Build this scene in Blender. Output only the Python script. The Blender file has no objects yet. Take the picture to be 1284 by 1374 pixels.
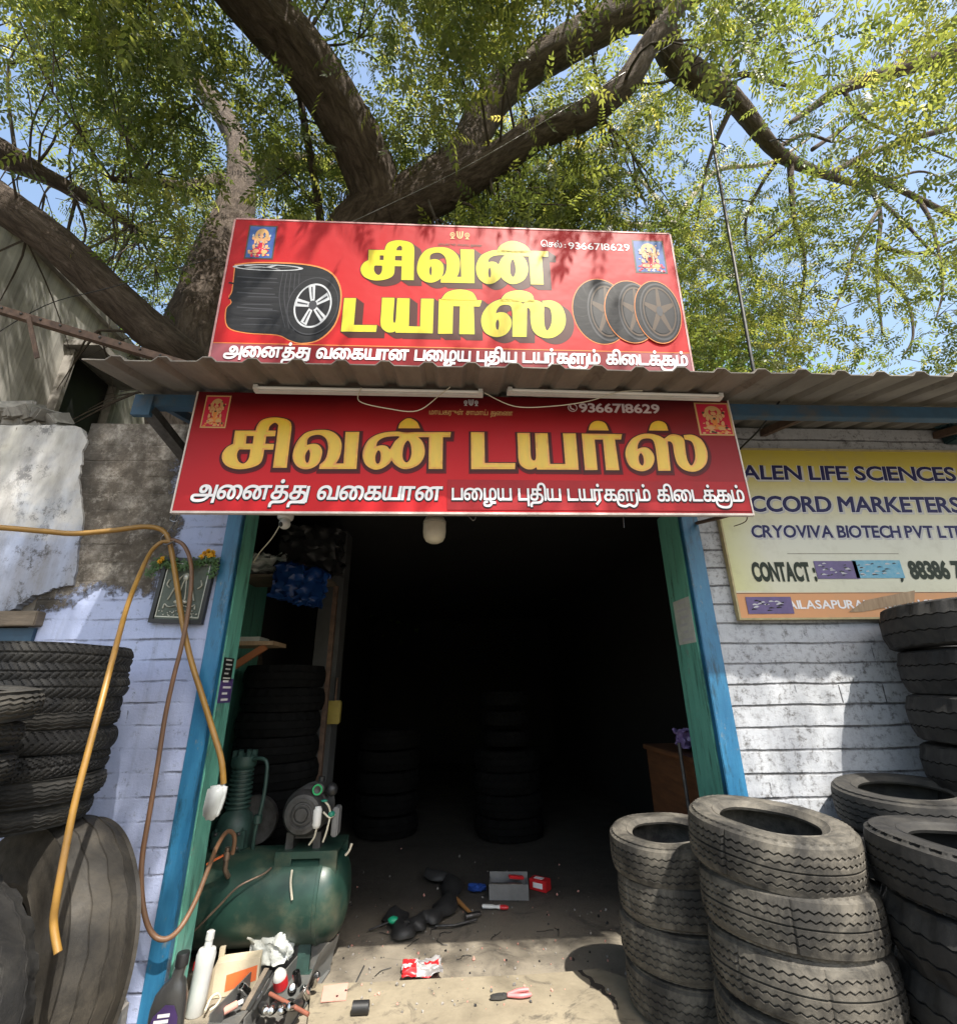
import bpy, bmesh, math, random
import numpy as np
from mathutils import Vector, Matrix, Euler, noise as mnoise
random.seed(7)
rng = np.random.default_rng(11)
R_ = math.radians
SC = bpy.context.scene
COL = SC.collection

# ---------------------------------------------------------------- camera
PITCH, YAW, ROLL, FPX, CAMZ = R_(20.41), R_(3.11), R_(-.823), 640.0, 1.5
FW = Vector((math.sin(YAW)*math.cos(PITCH), math.cos(YAW)*math.cos(PITCH), math.sin(PITCH)))
RT0 = Vector((math.cos(YAW), -math.sin(YAW), 0)); UP0 = RT0.cross(FW)
RT = RT0*math.cos(ROLL)+UP0*math.sin(ROLL); UP = -RT0*math.sin(ROLL)+UP0*math.cos(ROLL)
CAMP = Vector((0, 0, CAMZ))
cam = bpy.data.cameras.new('camera'); camo = bpy.data.objects.new('camera', cam); COL.objects.link(camo)
camo.matrix_world = Matrix(((RT.x, UP.x, -FW.x, 0), (RT.y, UP.y, -FW.y, 0), (RT.z, UP.z, -FW.z, CAMZ), (0, 0, 0, 1)))
cam.sensor_fit = 'HORIZONTAL'; cam.sensor_width = 36; cam.lens = 36*FPX/1284
cam.clip_start = .05; cam.clip_end = 800
SC.camera = camo

# ---------------------------------------------------------------- sky and sun
SUN = Vector((.27, -.61, 1)).normalized()          # direction towards the sun
EL = math.asin(SUN.z); AZ = math.atan2(SUN.x, SUN.y)
w = bpy.data.worlds.new('World'); SC.world = w; w.use_nodes = True
nt = w.node_tree; bg = nt.nodes['Background']
sky = nt.nodes.new('ShaderNodeTexSky'); sky.sky_type = 'NISHITA'; sky.sun_disc = False
sky.sun_elevation = EL; sky.sun_rotation = AZ; sky.dust_density = 3.0; sky.air_density = 1.5; sky.ozone_density = .7
nt.links.new(sky.outputs[0], bg.inputs[0]); bg.inputs[1].default_value = .15
sl = bpy.data.lights.new('sun', 'SUN'); sl.energy = 4.6; sl.angle = R_(.55); sl.color = (1, .95, .86)
so = bpy.data.objects.new('sun', sl); COL.objects.link(so); so.location = SUN*30
so.rotation_euler = SUN.to_track_quat('Z', 'Y').to_euler()
SC.view_settings.view_transform = 'Standard'; SC.view_settings.look = 'None'
SC.view_settings.exposure = 1.0; SC.view_settings.gamma = 1; SC.view_settings.use_curve_mapping = False

# ---------------------------------------------------------------- helpers
def ray(u, v): return RT*((u-642)/FPX) - UP*((v-687)/FPX) + FW
def W(u, v, Y=None, Z=None, X=None):
    d = ray(u, v)
    t = Y/d.y if Y is not None else ((Z-CAMZ)/d.z if Z is not None else X/d.x)
    return CAMP + d*t

def tag(o, label=None, cat=None, group=None, kind=None):
    if label: o['label'] = label
    if cat: o['category'] = cat
    if group: o['group'] = group
    if kind: o['kind'] = kind
    return o
def empty(name, loc, label=None, cat=None, group=None, rot=None):
    o = bpy.data.objects.new(name, None); COL.objects.link(o); o.location = loc; o.empty_display_size = .1
    if rot: o.rotation_euler = rot
    return tag(o, label, cat, group)
def copy_tree(o, parent=None):
    c = o.copy(); COL.objects.link(c)
    if parent: c.parent = parent
    for ch in list(o.children): copy_tree(ch, c)
    return c

class MB:
    def __init__(s): s.v = []; s.f = []; s.m = []
    def add(s, vs, fs, mi=0):
        b = len(s.v); s.v.extend(tuple(p) for p in vs)
        for f in fs: s.f.append(tuple(b+i for i in f)); s.m.append(mi)
        return s
    def box(s, lo, hi, mi=0, mat=None, bev=0.0):
        x0, y0, z0 = lo; x1, y1, z1 = hi
        if bev:
            bm = bmesh.new(); bmesh.ops.create_cube(bm, size=1)
            for q in bm.verts: q.co = Vector(((x0+x1)/2+q.co.x*(x1-x0), (y0+y1)/2+q.co.y*(y1-y0), (z0+z1)/2+q.co.z*(z1-z0)))
            bmesh.ops.bevel(bm, geom=bm.edges[:], offset=bev, segments=2, affect='EDGES')
            vs = [q.co.copy() for q in bm.verts]; bm.verts.index_update()
            fs = [[q.index for q in f.verts] for f in bm.faces]; bm.free()
        else:
            vs = [Vector(p) for p in ((x0,y0,z0),(x1,y0,z0),(x1,y1,z0),(x0,y1,z0),(x0,y0,z1),(x1,y0,z1),(x1,y1,z1),(x0,y1,z1))]
            fs = [(0,3,2,1),(4,5,6,7),(0,1,5,4),(1,2,6,5),(2,3,7,6),(3,0,4,7)]
        if mat: vs = [mat @ p for p in vs]
        return s.add(vs, fs, mi)
    def beam(s, a, b, wd, ht, mi=0, up=(0,0,1)):
        a = Vector(a); b = Vector(b); d = b-a; L = d.length; d.normalize(); u = Vector(up)
        x = d.cross(u)
        if x.length < 1e-4: x = d.cross(Vector((1,0,0)))
        x.normalize(); z = x.cross(d)
        M = Matrix((x, d, z)).transposed().to_4x4(); M.translation = a
        return s.box((-wd/2, 0, -ht/2), (wd/2, L, ht/2), mi, M)
    def tube(s, path, rad, n=8, mi=0, caps=True):
        P = [Vector(p) for p in path]; k = len(P)
        rr = [rad]*k if not hasattr(rad, '__len__') else rad
        vs = []; fs = []; prev = None
        for i in range(k):
            d = (P[min(i+1, k-1)]-P[max(i-1, 0)]).normalized()
            if prev is None:
                x = d.cross(Vector((0,0,1)))
                if x.length < .05: x = d.cross(Vector((1,0,0)))
            else: x = prev - d*prev.dot(d)
            x.normalize(); prev = x; y = d.cross(x)
            for j in range(n):
                a = 2*math.pi*j/n; vs.append(P[i]+(x*math.cos(a)+y*math.sin(a))*rr[i])
        for i in range(k-1):
            for j in range(n):
                fs.append((i*n+j, i*n+(j+1)%n, (i+1)*n+(j+1)%n, (i+1)*n+j))
        if caps: fs.append(tuple(range(n))[::-1]); fs.append(tuple((k-1)*n+j for j in range(n)))
        return s.add(vs, fs, mi)
    def lathe(s, prof, n=32, M=None, mi=0, closed=False):
        k = len(prof); vs = []; fs = []
        for j in range(n):
            a = 2*math.pi*j/n; c, q = math.cos(a), math.sin(a)
            for r, z in prof: vs.append(Vector((r*c, r*q, z)))
        for j in range(n):
            j2 = (j+1) % n
            for i in range(k if closed else k-1):
                i2 = (i+1) % k
                fs.append((j*k+i, j2*k+i, j2*k+i2, j*k+i2))
        if M: vs = [M @ p for p in vs]
        return s.add(vs, fs, mi)
    def ball(s, c, r, mi=0, n=10, sc=(1,1,1)):
        prof = [(max(1e-4, math.sin(math.pi*i/n)), -math.cos(math.pi*i/n)) for i in range(n+1)]
        M = Matrix.Translation(c) @ Matrix.Diagonal((r*sc[0], r*sc[1], r*sc[2], 1))
        return s.lathe(prof, n+4, M, mi)
    def prism(s, pts, z0, z1, mi=0, M=None):
        n = len(pts); vs = [Vector((x, y, z0)) for x, y in pts]+[Vector((x, y, z1)) for x, y in pts]
        if M: vs = [M @ p for p in vs]
        fs = [tuple(range(n))[::-1], tuple(range(n, 2*n))]+[(i, (i+1)%n, n+(i+1)%n, n+i) for i in range(n)]
        return s.add(vs, fs, mi)
    def jitter(s, amp, sc, seed=0):
        o = Vector((seed*7.1, seed*3.3, seed*1.7))
        s.v = [tuple(Vector(p)+amp*mnoise.noise_vector(Vector(p)*sc+o)) for p in s.v]; return s
    def build(s, name, mats, parent=None, origin=(0,0,0), smooth=None, tri=False):
        o = Vector(origin); me = bpy.data.meshes.new(name)
        me.from_pydata([tuple(Vector(p)-o) for p in s.v], [], s.f)
        for m in (mats if isinstance(mats, (list, tuple)) else [mats]): me.materials.append(m)
        me.polygons.foreach_set('material_index', s.m)
        bm = bmesh.new(); bm.from_mesh(me)
        if tri: bmesh.ops.triangulate(bm, faces=[f for f in bm.faces if len(f.verts) > 4])
        bmesh.ops.recalc_face_normals(bm, faces=bm.faces[:]); bm.to_mesh(me); bm.free()
        if smooth is not None:
            me.polygons.foreach_set('use_smooth', [True]*len(me.polygons))
            if smooth < 180: me.set_sharp_from_angle(angle=R_(smooth))
        ob = bpy.data.objects.new(name, me); COL.objects.link(ob)
        if parent: ob.parent = parent
        else: ob.location = o
        return ob
def spline(P, per=8):
    P = [Vector(p) for p in P]; out = []
    for i in range(len(P)-1):
        a, b, c, d = P[max(i-1,0)], P[i], P[i+1], P[min(i+2, len(P)-1)]
        for k in range(per):
            t = k/per
            out.append(.5*((2*b)+(c-a)*t+(2*a-5*b+4*c-d)*t*t+(3*b-a-3*c+d)*t**3))
    out.append(P[-1]); return out
def lerp(a, b, t): return a+(b-a)*t

# ---------------------------------------------------------------- materials
def C4(c): return (c[0], c[1], c[2], 1) if len(c) == 3 else c
class NT:
    def __init__(s, name):
        s.m = bpy.data.materials.new(name); s.m.use_nodes = True; s.t = s.m.node_tree; s.n = s.t.nodes
        s.p = s.n['Principled BSDF']; s.out = s.n['Material Output']
        s._tc = None
    def tc(s):
        if not s._tc: s._tc = s.n.new('ShaderNodeTexCoord')
        return s._tc.outputs['Object']
    def mapped(s, scale=(1,1,1), rot=(0,0,0), loc=(0,0,0), src=None):
        m = s.n.new('ShaderNodeMapping'); s.t.links.new(src or s.tc(), m.inputs[0])
        m.inputs['Scale'].default_value = scale; m.inputs['Rotation'].default_value = rot; m.inputs['Location'].default_value = loc
        return m.outputs[0]
    def noise(s, scale, detail=6, rough=.6, vec=None, dist=0):
        q = s.n.new('ShaderNodeTexNoise'); s.t.links.new(vec or s.tc(), q.inputs['Vector'])
        q.inputs['Scale'].default_value = scale; q.inputs['Detail'].default_value = detail
        q.inputs['Roughness'].default_value = rough; q.inputs['Distortion'].default_value = dist
        return q.outputs['Fac']
    def ramp(s, fac, stops, interp='LINEAR'):
        r = s.n.new('ShaderNodeValToRGB'); s.t.links.new(fac, r.inputs[0]); r.color_ramp.interpolation = interp
        e = r.color_ramp.elements
        while len(e) > 1: e.remove(e[-1])
        e[0].position = stops[0][0]; e[0].color = C4(stops[0][1])
        for p, c in stops[1:]: x = e.new(p); x.color = C4(c)
        return r.outputs[0]
    def r01(s, fac, a, b): return s.ramp(fac, [(a, (0,0,0)), (b, (1,1,1))])
    def mix(s, fac, a, b, mode='MIX'):
        m = s.n.new('ShaderNodeMix'); m.data_type = 'RGBA'; m.blend_type = mode
        for i, x in ((0, fac), (6, a), (7, b)):
            if hasattr(x, 'is_linked') or hasattr(x, 'links'): s.t.links.new(x, m.inputs[i])
            elif i == 0: m.inputs[0].default_value = x
            else: m.inputs[i].default_value = C4(x)
        return m.outputs[2]
    def math(s, op, a, b=0.0, clamp=False):
        m = s.n.new('ShaderNodeMath'); m.operation = op; m.use_clamp = clamp
        for i, x in ((0, a), (1, b)):
            if hasattr(x, 'links'): s.t.links.new(x, m.inputs[i])
            else: m.inputs[i].default_value = x
        return m.outputs[0]
    def sep(s, vec=None):
        q = s.n.new('ShaderNodeSeparateXYZ'); s.t.links.new(vec or s.tc(), q.inputs[0]); return q.outputs
    def bump(s, h, strength=.3, dist=.01, prev=None):
        b = s.n.new('ShaderNodeBump'); s.t.links.new(h, b.inputs['Height'])
        b.inputs['Strength'].default_value = strength; b.inputs['Distance'].default_value = dist
        if prev: s.t.links.new(prev, b.inputs['Normal'])
        s.t.links.new(b.outputs[0], s.p.inputs['Normal']); return b.outputs[0]
    def col(s, c):
        if hasattr(c, 'links'): s.t.links.new(c, s.p.inputs['Base Color'])
        else: s.p.inputs['Base Color'].default_value = C4(c)
    def set(s, rough=.6, metal=0, spec=.5, **k):
        if hasattr(rough, 'links'): s.t.links.new(rough, s.p.inputs['Roughness'])
        else: s.p.inputs['Roughness'].default_value = rough
        s.p.inputs['Metallic'].default_value = metal; s.p.inputs['Specular IOR Level'].default_value = spec
        for a, b in k.items(): s.p.inputs[a].default_value = b
def pmat(name, c1, c2=None, scale=8, rough=.6, bump=.15, bscale=60, metal=0, spec=.5, stretch=(1,1,1), dist=.005, dirt=None, dscale=3, damt=(.5,.75)):
    q = NT(name); v = q.mapped(stretch)
    c = q.ramp(q.noise(scale, 6, .65, v), [(.32, c1), (.68, c2 or tuple(x*.7 for x in c1))])
    if dirt: c = q.mix(q.r01(q.noise(dscale, 8, .7, v), *damt), c, dirt)
    q.col(c); q.set(rough, metal, spec)
    if bump: q.bump(q.noise(bscale, 4, .6, v), bump, dist)
    return q.m
M = {}
M['steel'] = pmat('steel', (.35,.35,.36), (.2,.19,.18), 20, .4, .1, 90, 1)
M['darksteel'] = pmat('dark_steel', (.11,.11,.11), (.05,.047,.045), 20, .5, .1, 90, .6)
M['rust'] = pmat('rusty_steel', (.16,.10,.07), (.07,.045,.035), 14, .8, .3, 80, .1)
M['white'] = pmat('white_plastic', (.72,.72,.70), (.6,.6,.57), 6, .35, .05, 60)
M['cream'] = pmat('cream_plastic', (.62,.58,.46), (.52,.48,.38), 6, .4, .05, 60)
M['black'] = pmat('black_plastic', (.02,.02,.022), (.012,.012,.012), 12, .45, .05, 60)
M['wood'] = pmat('brown_wood', (.16,.07,.03), (.08,.035,.018), 4, .55, .2, 30, stretch=(1,1,9))
M['palewood'] = pmat('pale_wood', (.42,.30,.19), (.27,.18,.11), 5, .7, .3, 40, stretch=(8,1,1))
M['greywood'] = pmat('grey_wood', (.20,.16,.12), (.10,.08,.06), 6, .8, .4, 30, stretch=(1,1,7))
M['concrete'] = pmat('grey_concrete', (.34,.32,.29), (.22,.20,.18), 5, .9, .5, 30, dirt=(.12,.11,.10))
M['orange_hose'] = pmat('orange_hose', (.34,.185,.035), (.25,.135,.03), 9, .42, .08, 50, dirt=(.30,.17,.07), dscale=6)
M['brown_hose'] = pmat('brown_hose', (.20,.10,.05), (.13,.075,.045), 9, .5, .08, 50)
M['copper'] = pmat('copper_pipe', (.30,.22,.16), (.18,.13,.1), 9, .45, .1, 50, .7)
M['red'] = pmat('red_plastic', (.62,.025,.03), (.5,.02,.025), 9, .3, .03)
M['pink'] = pmat('pink_rubber', (.70,.22,.22), (.6,.17,.18), 9, .45, .05)
M['pinkcard'] = pmat('pink_card', (.62,.30,.24), (.52,.25,.2), 9, .8, .1)
M['orange'] = pmat('orange_card', (.75,.17,.04), (.6,.13,.04), 9, .6, .05)
M['blue'] = pmat('blue_cloth', (.015,.05,.22), (.01,.03,.14), 9, .7, .2)
M['violet'] = pmat('violet_plastic', (.11,.07,.22), (.07,.045,.15), 12, .35, .1)
M['greyplastic'] = pmat('grey_plastic', (.20,.20,.20), (.13,.13,.13), 8, .5, .1)
M['clearbag'] = pmat('clear_plastic', (.62,.64,.60), (.40,.42,.40), 12, .15, .6, 18, dist=.02)
M['paper'] = pmat('aged_paper', (.55,.56,.52), (.42,.43,.40), 15, .85, .05)
M['green_tank'] = pmat('green_enamel', (.024,.064,.048), (.012,.038,.029), 5, .36, .04, 90, dirt=(.11,.115,.075), dscale=3.2, damt=(.47,.72))
M['green_dark'] = pmat('dark_green_casting', (.030,.070,.058), (.015,.036,.031), 12, .5, .2, 70)
M['blackhose'] = pmat('black_rubber_hose', (.02,.02,.02), (.012,.012,.012), 12, .5, .1)
M['leafgreen'] = pmat('garland_green', (.06,.13,.03), (.03,.07,.02), 30, .6, .1)
M['marigold'] = pmat('marigold', (.72,.42,.02), (.6,.3,.02), 30, .6, .2)
M['silver'] = pmat('silver_relief', (.55,.55,.48), (.38,.38,.33), 30, .35, .2, 60, .3)

def rubber(name, a, b, dust, dscale=5, damt=(.45,.75), rough=.62):
    q = NT(name)
    c = q.ramp(q.noise(9, 8, .7), [(.3, a), (.7, b)])
    c = q.mix(q.r01(q.noise(dscale, 10, .72, dist=.6), *damt), c, dust)
    q.col(c); q.set(q.ramp(q.noise(14), [(.3,(rough-.06,)*3), (.7,(rough+.2,)*3)]), 0, .28)
    c2 = q.mix(q.math('MULTIPLY', q.r01(q.noise(3.2, 10, .8, q.mapped((1,1,2.2)), 1.2), .50, .64), .55), c, tuple(x*.45 for x in a)); q.col(c2)
    q.bump(q.noise(110, 7, .75), .4, .004)
    return q.m
M['tyre_black'] = rubber('black_rubber', (.016,.016,.017), (.028,.027,.026), (.05,.047,.042))
M['tyre_dark'] = rubber('shade_darkened_rubber', (.004,.004,.004), (.007,.007,.007), (.011,.010,.010), 5, (.5,.8), .85)  # darker copy of the black rubber, indoor shade put into the colour
M['tyre_dark'].node_tree.nodes['Principled BSDF'].inputs['Specular IOR Level'].default_value = .12
M['tyre_grey'] = rubber('grey_worn_rubber', (.026,.025,.024), (.045,.043,.04), (.085,.078,.066))
M['tyre_dusty'] = rubber('dusty_rubber', (.020,.019,.018), (.046,.043,.038), (.19,.172,.142), 4, (.42,.70), .62)
M['tyre_brown'] = rubber('brown_stained_rubber', (.022,.021,.020), (.042,.038,.033), (.070,.060,.047), 3, (.42,.7))
# ---------------------------------------------------------------- lettering
from mathutils.geometry import delaunay_2d_cdt
_gc = {}
def area(P): return .5*sum(P[i-1][0]*P[i][1]-P[i][0]*P[i-1][1] for i in range(len(P)))
def inset(P, d):
    """move a closed outline outwards (counter-clockwise loops) by d"""
    n = len(P); out = []
    for i in range(n):
        a, b, c = Vector(P[i-1]), Vector(P[i]), Vector(P[(i+1) % n])
        e1 = (b-a).normalized(); e2 = (c-b).normalized()
        n1 = Vector((e1.y, -e1.x)); n2 = Vector((e2.y, -e2.x)); m = n1+n2
        if m.length < .3: m = n1.copy()
        m.normalize(); k = d/max(.5, m.dot(n1)); out.append((b.x+m.x*k, b.y+m.y*k))
    return out
def clean(P, eps=1e-5):
    out = []
    for p in P:
        if not out or (abs(p[0]-out[-1][0])+abs(p[1]-out[-1][1])) > eps: out.append(p)
    if len(out) > 1 and (abs(out[0][0]-out[-1][0])+abs(out[0][1]-out[-1][1])) <= eps: out.pop()
    return out
def fill(loops):
    """triangles inside closed outlines (non-zero winding, so overlaps and folds are safe)"""
    loops = [clean(L) for L in loops]; vs = []; es = []
    for L in loops:
        b = len(vs); n = len(L); vs += [Vector(p) for p in L]; es += [(b+i, b+(i+1) % n) for i in range(n)]
    r = delaunay_2d_cdt(vs, es, [], 0, 1e-7); V = np.array([tuple(p) for p in r[0]]); F = np.array([tuple(f) for f in r[2] if len(f) == 3])
    C = V[F].mean(axis=1); wn = np.zeros(len(C))
    for L in loops:
        A = np.array(L); B = np.roll(A, -1, axis=0)
        for (ax, ay), (bx, by) in zip(A, B):
            cr = (bx-ax)*(C[:,1]-ay)-(C[:,0]-ax)*(by-ay)
            wn += ((ay <= C[:,1]) & (by > C[:,1]) & (cr > 0)).astype(int); wn -= ((ay > C[:,1]) & (by <= C[:,1]) & (cr < 0)).astype(int)
    F = F[wn > .5]
    return [tuple(p) for p in V], [tuple(int(i) for i in f) for f in F]
def glyph(ch, off=0.0):
    """filled outline of one character of the built-in font at size 1: verts (x,y), faces, x range"""
    if (ch, 'L') not in _gc:
        c = bpy.data.curves.new('glyph', 'FONT'); c.body = ch; c.size = 1
        o = bpy.data.objects.new('glyph', c); COL.objects.link(o); bpy.context.view_layer.update()
        cv = o.to_curve(bpy.context.evaluated_depsgraph_get()); loops = []
        for sp in cv.splines:
            bp = sp.bezier_points; P = []; n = len(bp)
            for i in range(n):
                p, q = bp[i], bp[(i+1) % n]; a, h1, h2, b = p.co, p.handle_right, q.handle_left, q.co
                st = 1 if ((h1-a).cross(b-a).length < 1e-6 and (h2-a).cross(b-a).length < 1e-6) else 4
                for k in range(st):
                    t = k/st; w_ = a*(1-t)**3+h1*3*t*(1-t)**2+h2*3*t*t*(1-t)+b*t**3; P.append((w_.x, w_.y))
            P = clean(P, 1e-4)
            if len(P) > 2: loops.append(P)
        o.to_curve_clear(); bpy.data.objects.remove(o); bpy.data.curves.remove(c)
        if loops and area(max(loops, key=lambda L: abs(area(L)))) < 0: loops = [L[::-1] for L in loops]
        xs = [p[0] for L in loops for p in L] or [0]; _gc[(ch, 'L')] = (loops, min(xs), max(xs))
    k = (ch, round(off, 4))
    if k not in _gc:
        L, a, b = _gc[(ch, 'L')]; v, f = fill([inset(P, off) for P in L]) if L else ([], [])
        _gc[k] = (v, f, a-off, b+off)
    return _gc[k]
def ribbon(pts, w):
    P = spline([(x, y, 0) for x, y in pts], 6); vs = []; fs = []
    for i, p in enumerate(P):
        d = (P[min(i+1, len(P)-1)]-P[max(i-1, 0)]).normalized(); n = Vector((-d.y, d.x, 0))
        vs += [p+n*w/2, p-n*w/2]
    for i in range(len(P)-1): fs.append((2*i, 2*i+1, 2*i+3, 2*i+2))
    return [(p.x, p.y) for p in vs], fs
# ligatures the plain font has no single character for: base letter plus an added stroke
LIG = {'து': ('த', lambda a: [[(a+.02,.55),(a+.02,.05),(a+.02,-.14)], [(a+.02,-.12),(a-.25,-.12)]]),
       'கு': ('க', lambda a: [[(.06,.22),(-.06,.02),(.0,-.2),(.3,-.3),(.65,-.26),(a+.08,-.05),(a+.08,.25),(a-.06,.37)]]),
       'பு': ('ப', lambda a: [[(a-.045,.05),(a-.045,-.3)]]),
       'ளு': ('ள', lambda a: [[(.12,.2),(-.04,.02),(.02,-.2),(.35,-.28),(.6,-.2),(.85,-.28),(a+.05,-.16),(a+.1,.1),(a+.1,.4)]])}
def line_layout(tokens, off, sp=.07):
    """tokens: letters in visual order; marks join the letter before. returns pieces [(verts, faces, layer)], width"""
    x = 0; out = []; last = (0, 0)
    for t in tokens:
        if t == ' ': x += .34; continue
        if t in ('ி', '்'):
            v, f, a, b = glyph(t, off)
            if t == 'ி': dx = x-.07; x += .17
            else: dx = (last[0]+last[1])/2-(a+b)/2
            out.append(([(p[0]+dx, p[1]) for p in v], f, 1)); continue
        base, extra = (LIG[t] if t in LIG else (t, None))
        v, f, a, b = glyph(base, off); a0, b0 = glyph(base, 0)[2:]
        dx = x-a0; out.append(([(p[0]+dx, p[1]) for p in v], f, 0))
        wd = b0-a0
        if extra:
            for st in extra(wd): 
                rv, rf = ribbon(st, .085+2*off); out.append(([(p[0]+x, p[1]) for p in rv], rf, 2))
            if t == 'து': wd += .07
            if t in ('கு', 'ளு'): wd += .13
        last = (x, x+wd); x += wd+sp
    return out, x-sp
def put_line(mb, tokens, x0, x1, y, h, off, z, mi, shear=0, slope=0, sp=.07):
    """set a line between x0 and x1 with x-height scale h on the board's own plane"""
    pcs, wd = line_layout(tokens, off, sp); sx = (x1-x0)/line_layout(tokens, 0, sp)[1]
    for k, (v, f, lay) in enumerate(pcs):
        mb.add([Vector((x0+p[0]*sx+p[1]*h*shear, y+p[1]*h+slope*p[0]*sx, z+.0003*lay+.00015*(k % 2))) for p in v], f, mi)
def tok(s):
    """plain spelling -> visual order tokens"""
    out = []; i = 0; s = s.replace('து', '\1').replace('கு', '\2').replace('பு', '\3').replace('ளு', '\4')
    inv = {'\1': 'து', '\2': 'கு', '\3': 'பு', '\4': 'ளு'}
    for ch in s:
        ch = inv.get(ch, ch)
        if ch in ('ை', 'ெ'): out.insert(len(out)-1, ch)
        else: out.append(ch)
    return out
def latin(mb, text, x0, x1, y, h, off, z, mi, shear=0):
    """Latin letters and digits fitted between x0 and x1, cap height h"""
    pcs = []; x = 0
    for ch in text:
        if ch == ' ': x += .27; continue
        v, f, a, b = glyph(ch, off); a0, b0 = glyph(ch, 0)[2:]
        pcs.append(([(p[0]+x-a0, p[1]) for p in v], f)); x += b0-a0+.075
    x -= .075; sx = (x1-x0)/x; sy = h/.72
    for k, (v, f) in enumerate(pcs): mb.add([Vector((x0+p[0]*sx+p[1]*sy*shear, y+p[1]*sy, z+.0003*(k % 2))) for p in v], f, mi)

# big display letters: outlines drawn as closed splines; (x,y,1) marks a corner
def S(*p): return [(q[0], q[1], 0 if len(q) == 2 else 1) for q in p]
BIG = {
'si': [S((578,588,1),(718,588,1),(742,380),(766,170),(730,105),(630,80),(540,82),(460,110),(420,160),(403,212,1),(195,212,1),(175,345,1),(110,382),(66,445),(66,510),(105,565),(190,598),(285,600),(400,572),(465,520),(490,405,1),(580,405,1),(590,347,1),(500,345,1),(510,270,1),(600,268,1),(608,212,1),(532,212,1),(548,165),(595,132),(626,150),(628,200)),
       S((312,266,1),(385,266,1),(374,344,1),(303,345,1)), S((240,402,1),(350,402,1),(338,480),(310,528),(270,546),(230,522),(213,470),(222,425))],
'va': [S((1055,205),(980,212),(895,245),(815,340),(778,470),(810,560),(880,600),(960,595),(1040,545),(1075,450),(1068,390),(1030,352),(980,345),(922,358,1),(930,300),(970,265),(1050,254),(1112,290),(1136,360),(1130,440),(1103,510),(1052,556,1),(1045,600,1),(1423,600,1),(1453,225,1),(1313,225,1),(1293,545,1),(1215,545,1),(1252,480),(1274,380),(1260,300),(1205,238),(1130,208)),
       S((937,405),(908,450),(905,510),(925,540),(945,510),(955,450),(948,415))],
'n': [S((945,600,1),(1085,600,1),(1090,278,1),(1165,278,1),(1170,228,1),(840,228),(720,232),(620,222),(480,235),(355,290),(290,390),(280,480),(312,560),(390,605),(470,595),(540,550),(570,512,1),(610,560),(680,598),(760,595),(850,550),(900,470),(905,390),(880,320),(838,278,1),(950,278,1)),
      S((414,372,1),(432,320),(500,280),(610,268),(650,276),(605,320),(565,385),(550,402,1),(520,370),(470,360)), S((430,415),(406,470),(410,530),(432,548),(455,520),(462,460),(452,420)),
      S((735,312),(697,360),(681,450),(691,510),(722,535),(755,505),(772,440),(764,355))],
'dot': [S((638,188,1),(662,130),(740,85),(822,120),(858,188,1))],
'ta': [S((90,228,1),(225,228,1),(230,540,1),(538,540,1),(535,602,1),(92,602,1))],
'ya': [S((558,235,1),(685,235,1),(690,360),(697,480),(725,515),(747,485),(743,360),(738,238,1),(865,238,1),(890,550,1),(1045,550,1),(1020,240,1),(1150,240,1),(1180,608,1),(760,606,1),(752,582,1),(710,603),(650,600),(592,560),(571,500),(565,370))],
'r': [S((1210,242,1),(1618,248,1),(1608,302,1),(1546,302,1),(1591,612,1),(1456,612,1),(1426,302,1),(1341,302,1),(1371,610,1),(1244,612,1))],
'rdot': [S((1278,208,1),(1306,140),(1371,112),(1446,135),(1484,210,1))],
's': [S((740,618,1),(865,618,1),(850,470),(834,322,1),(862,322),(886,355),(900,440),(930,540),(990,602),(1080,628),(1162,608),(1226,540),(1236,430),(1182,310),(1090,256),(995,258,1),(1005,300,1),(1075,322),(1107,400),(1112,500),(1075,566),(1034,510),(1012,390),(1002,310),(962,265),(870,250),(800,294,1),(740,262),(650,243),(560,252),(470,300),(415,390),(410,480),(450,570),(520,613),(590,622),(662,590),(698,520),(690,450),(640,392),(580,382),(530,400,1),(535,350),(570,302),(640,290),(687,312),(710,380),(726,500)),
      S((560,440),(541,480),(550,540),(580,566),(593,530),(586,470))],
'sdot': [S((645,210,1),(672,140),(740,112),(812,140),(840,212,1))]}
WORD = [('si', 290), ('va', 290), ('n', 450), ('dot', 450), ('ta', 620), ('ya', 620), ('r', 620), ('rdot', 620), ('s', 785), ('sdot', 785)]
def sample(loop, per=5):
    n = len(loop); out = []
    for i in range(n):
        b = loop[i]; c = loop[(i+1) % n]; a = loop[i-1]; d = loop[(i+2) % n]
        if b[2] and c[2]: out.append((b[0], b[1])); continue
        a = b if b[2] else a; d = c if c[2] else d
        for k in range(per):
            t = k/per
            out.append(tuple(.5*((2*b[j])+(c[j]-a[j])*t+(2*a[j]-5*b[j]+4*c[j]-d[j])*t*t+(3*b[j]-a[j]-3*c[j]+d[j])*t**3) for j in (0, 1)))
    return out
class Board:
    """a flat printed board; local x to the right, local y up, local z towards the street"""
    def __init__(s, origin, tilt, yaw=0):
        s.M = Matrix.Translation(origin) @ Euler((math.pi/2+tilt, 0, yaw)).to_matrix().to_4x4(); s.I = s.M.inverted()
        s.rot = (math.pi/2+tilt, 0, yaw)
    def at(s, u, v):
        d = s.I.to_3x3() @ ray(u, v); o = s.I @ CAMP; t = -o.z/d.z; p = o+d*t; return (p.x, p.y)
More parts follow.
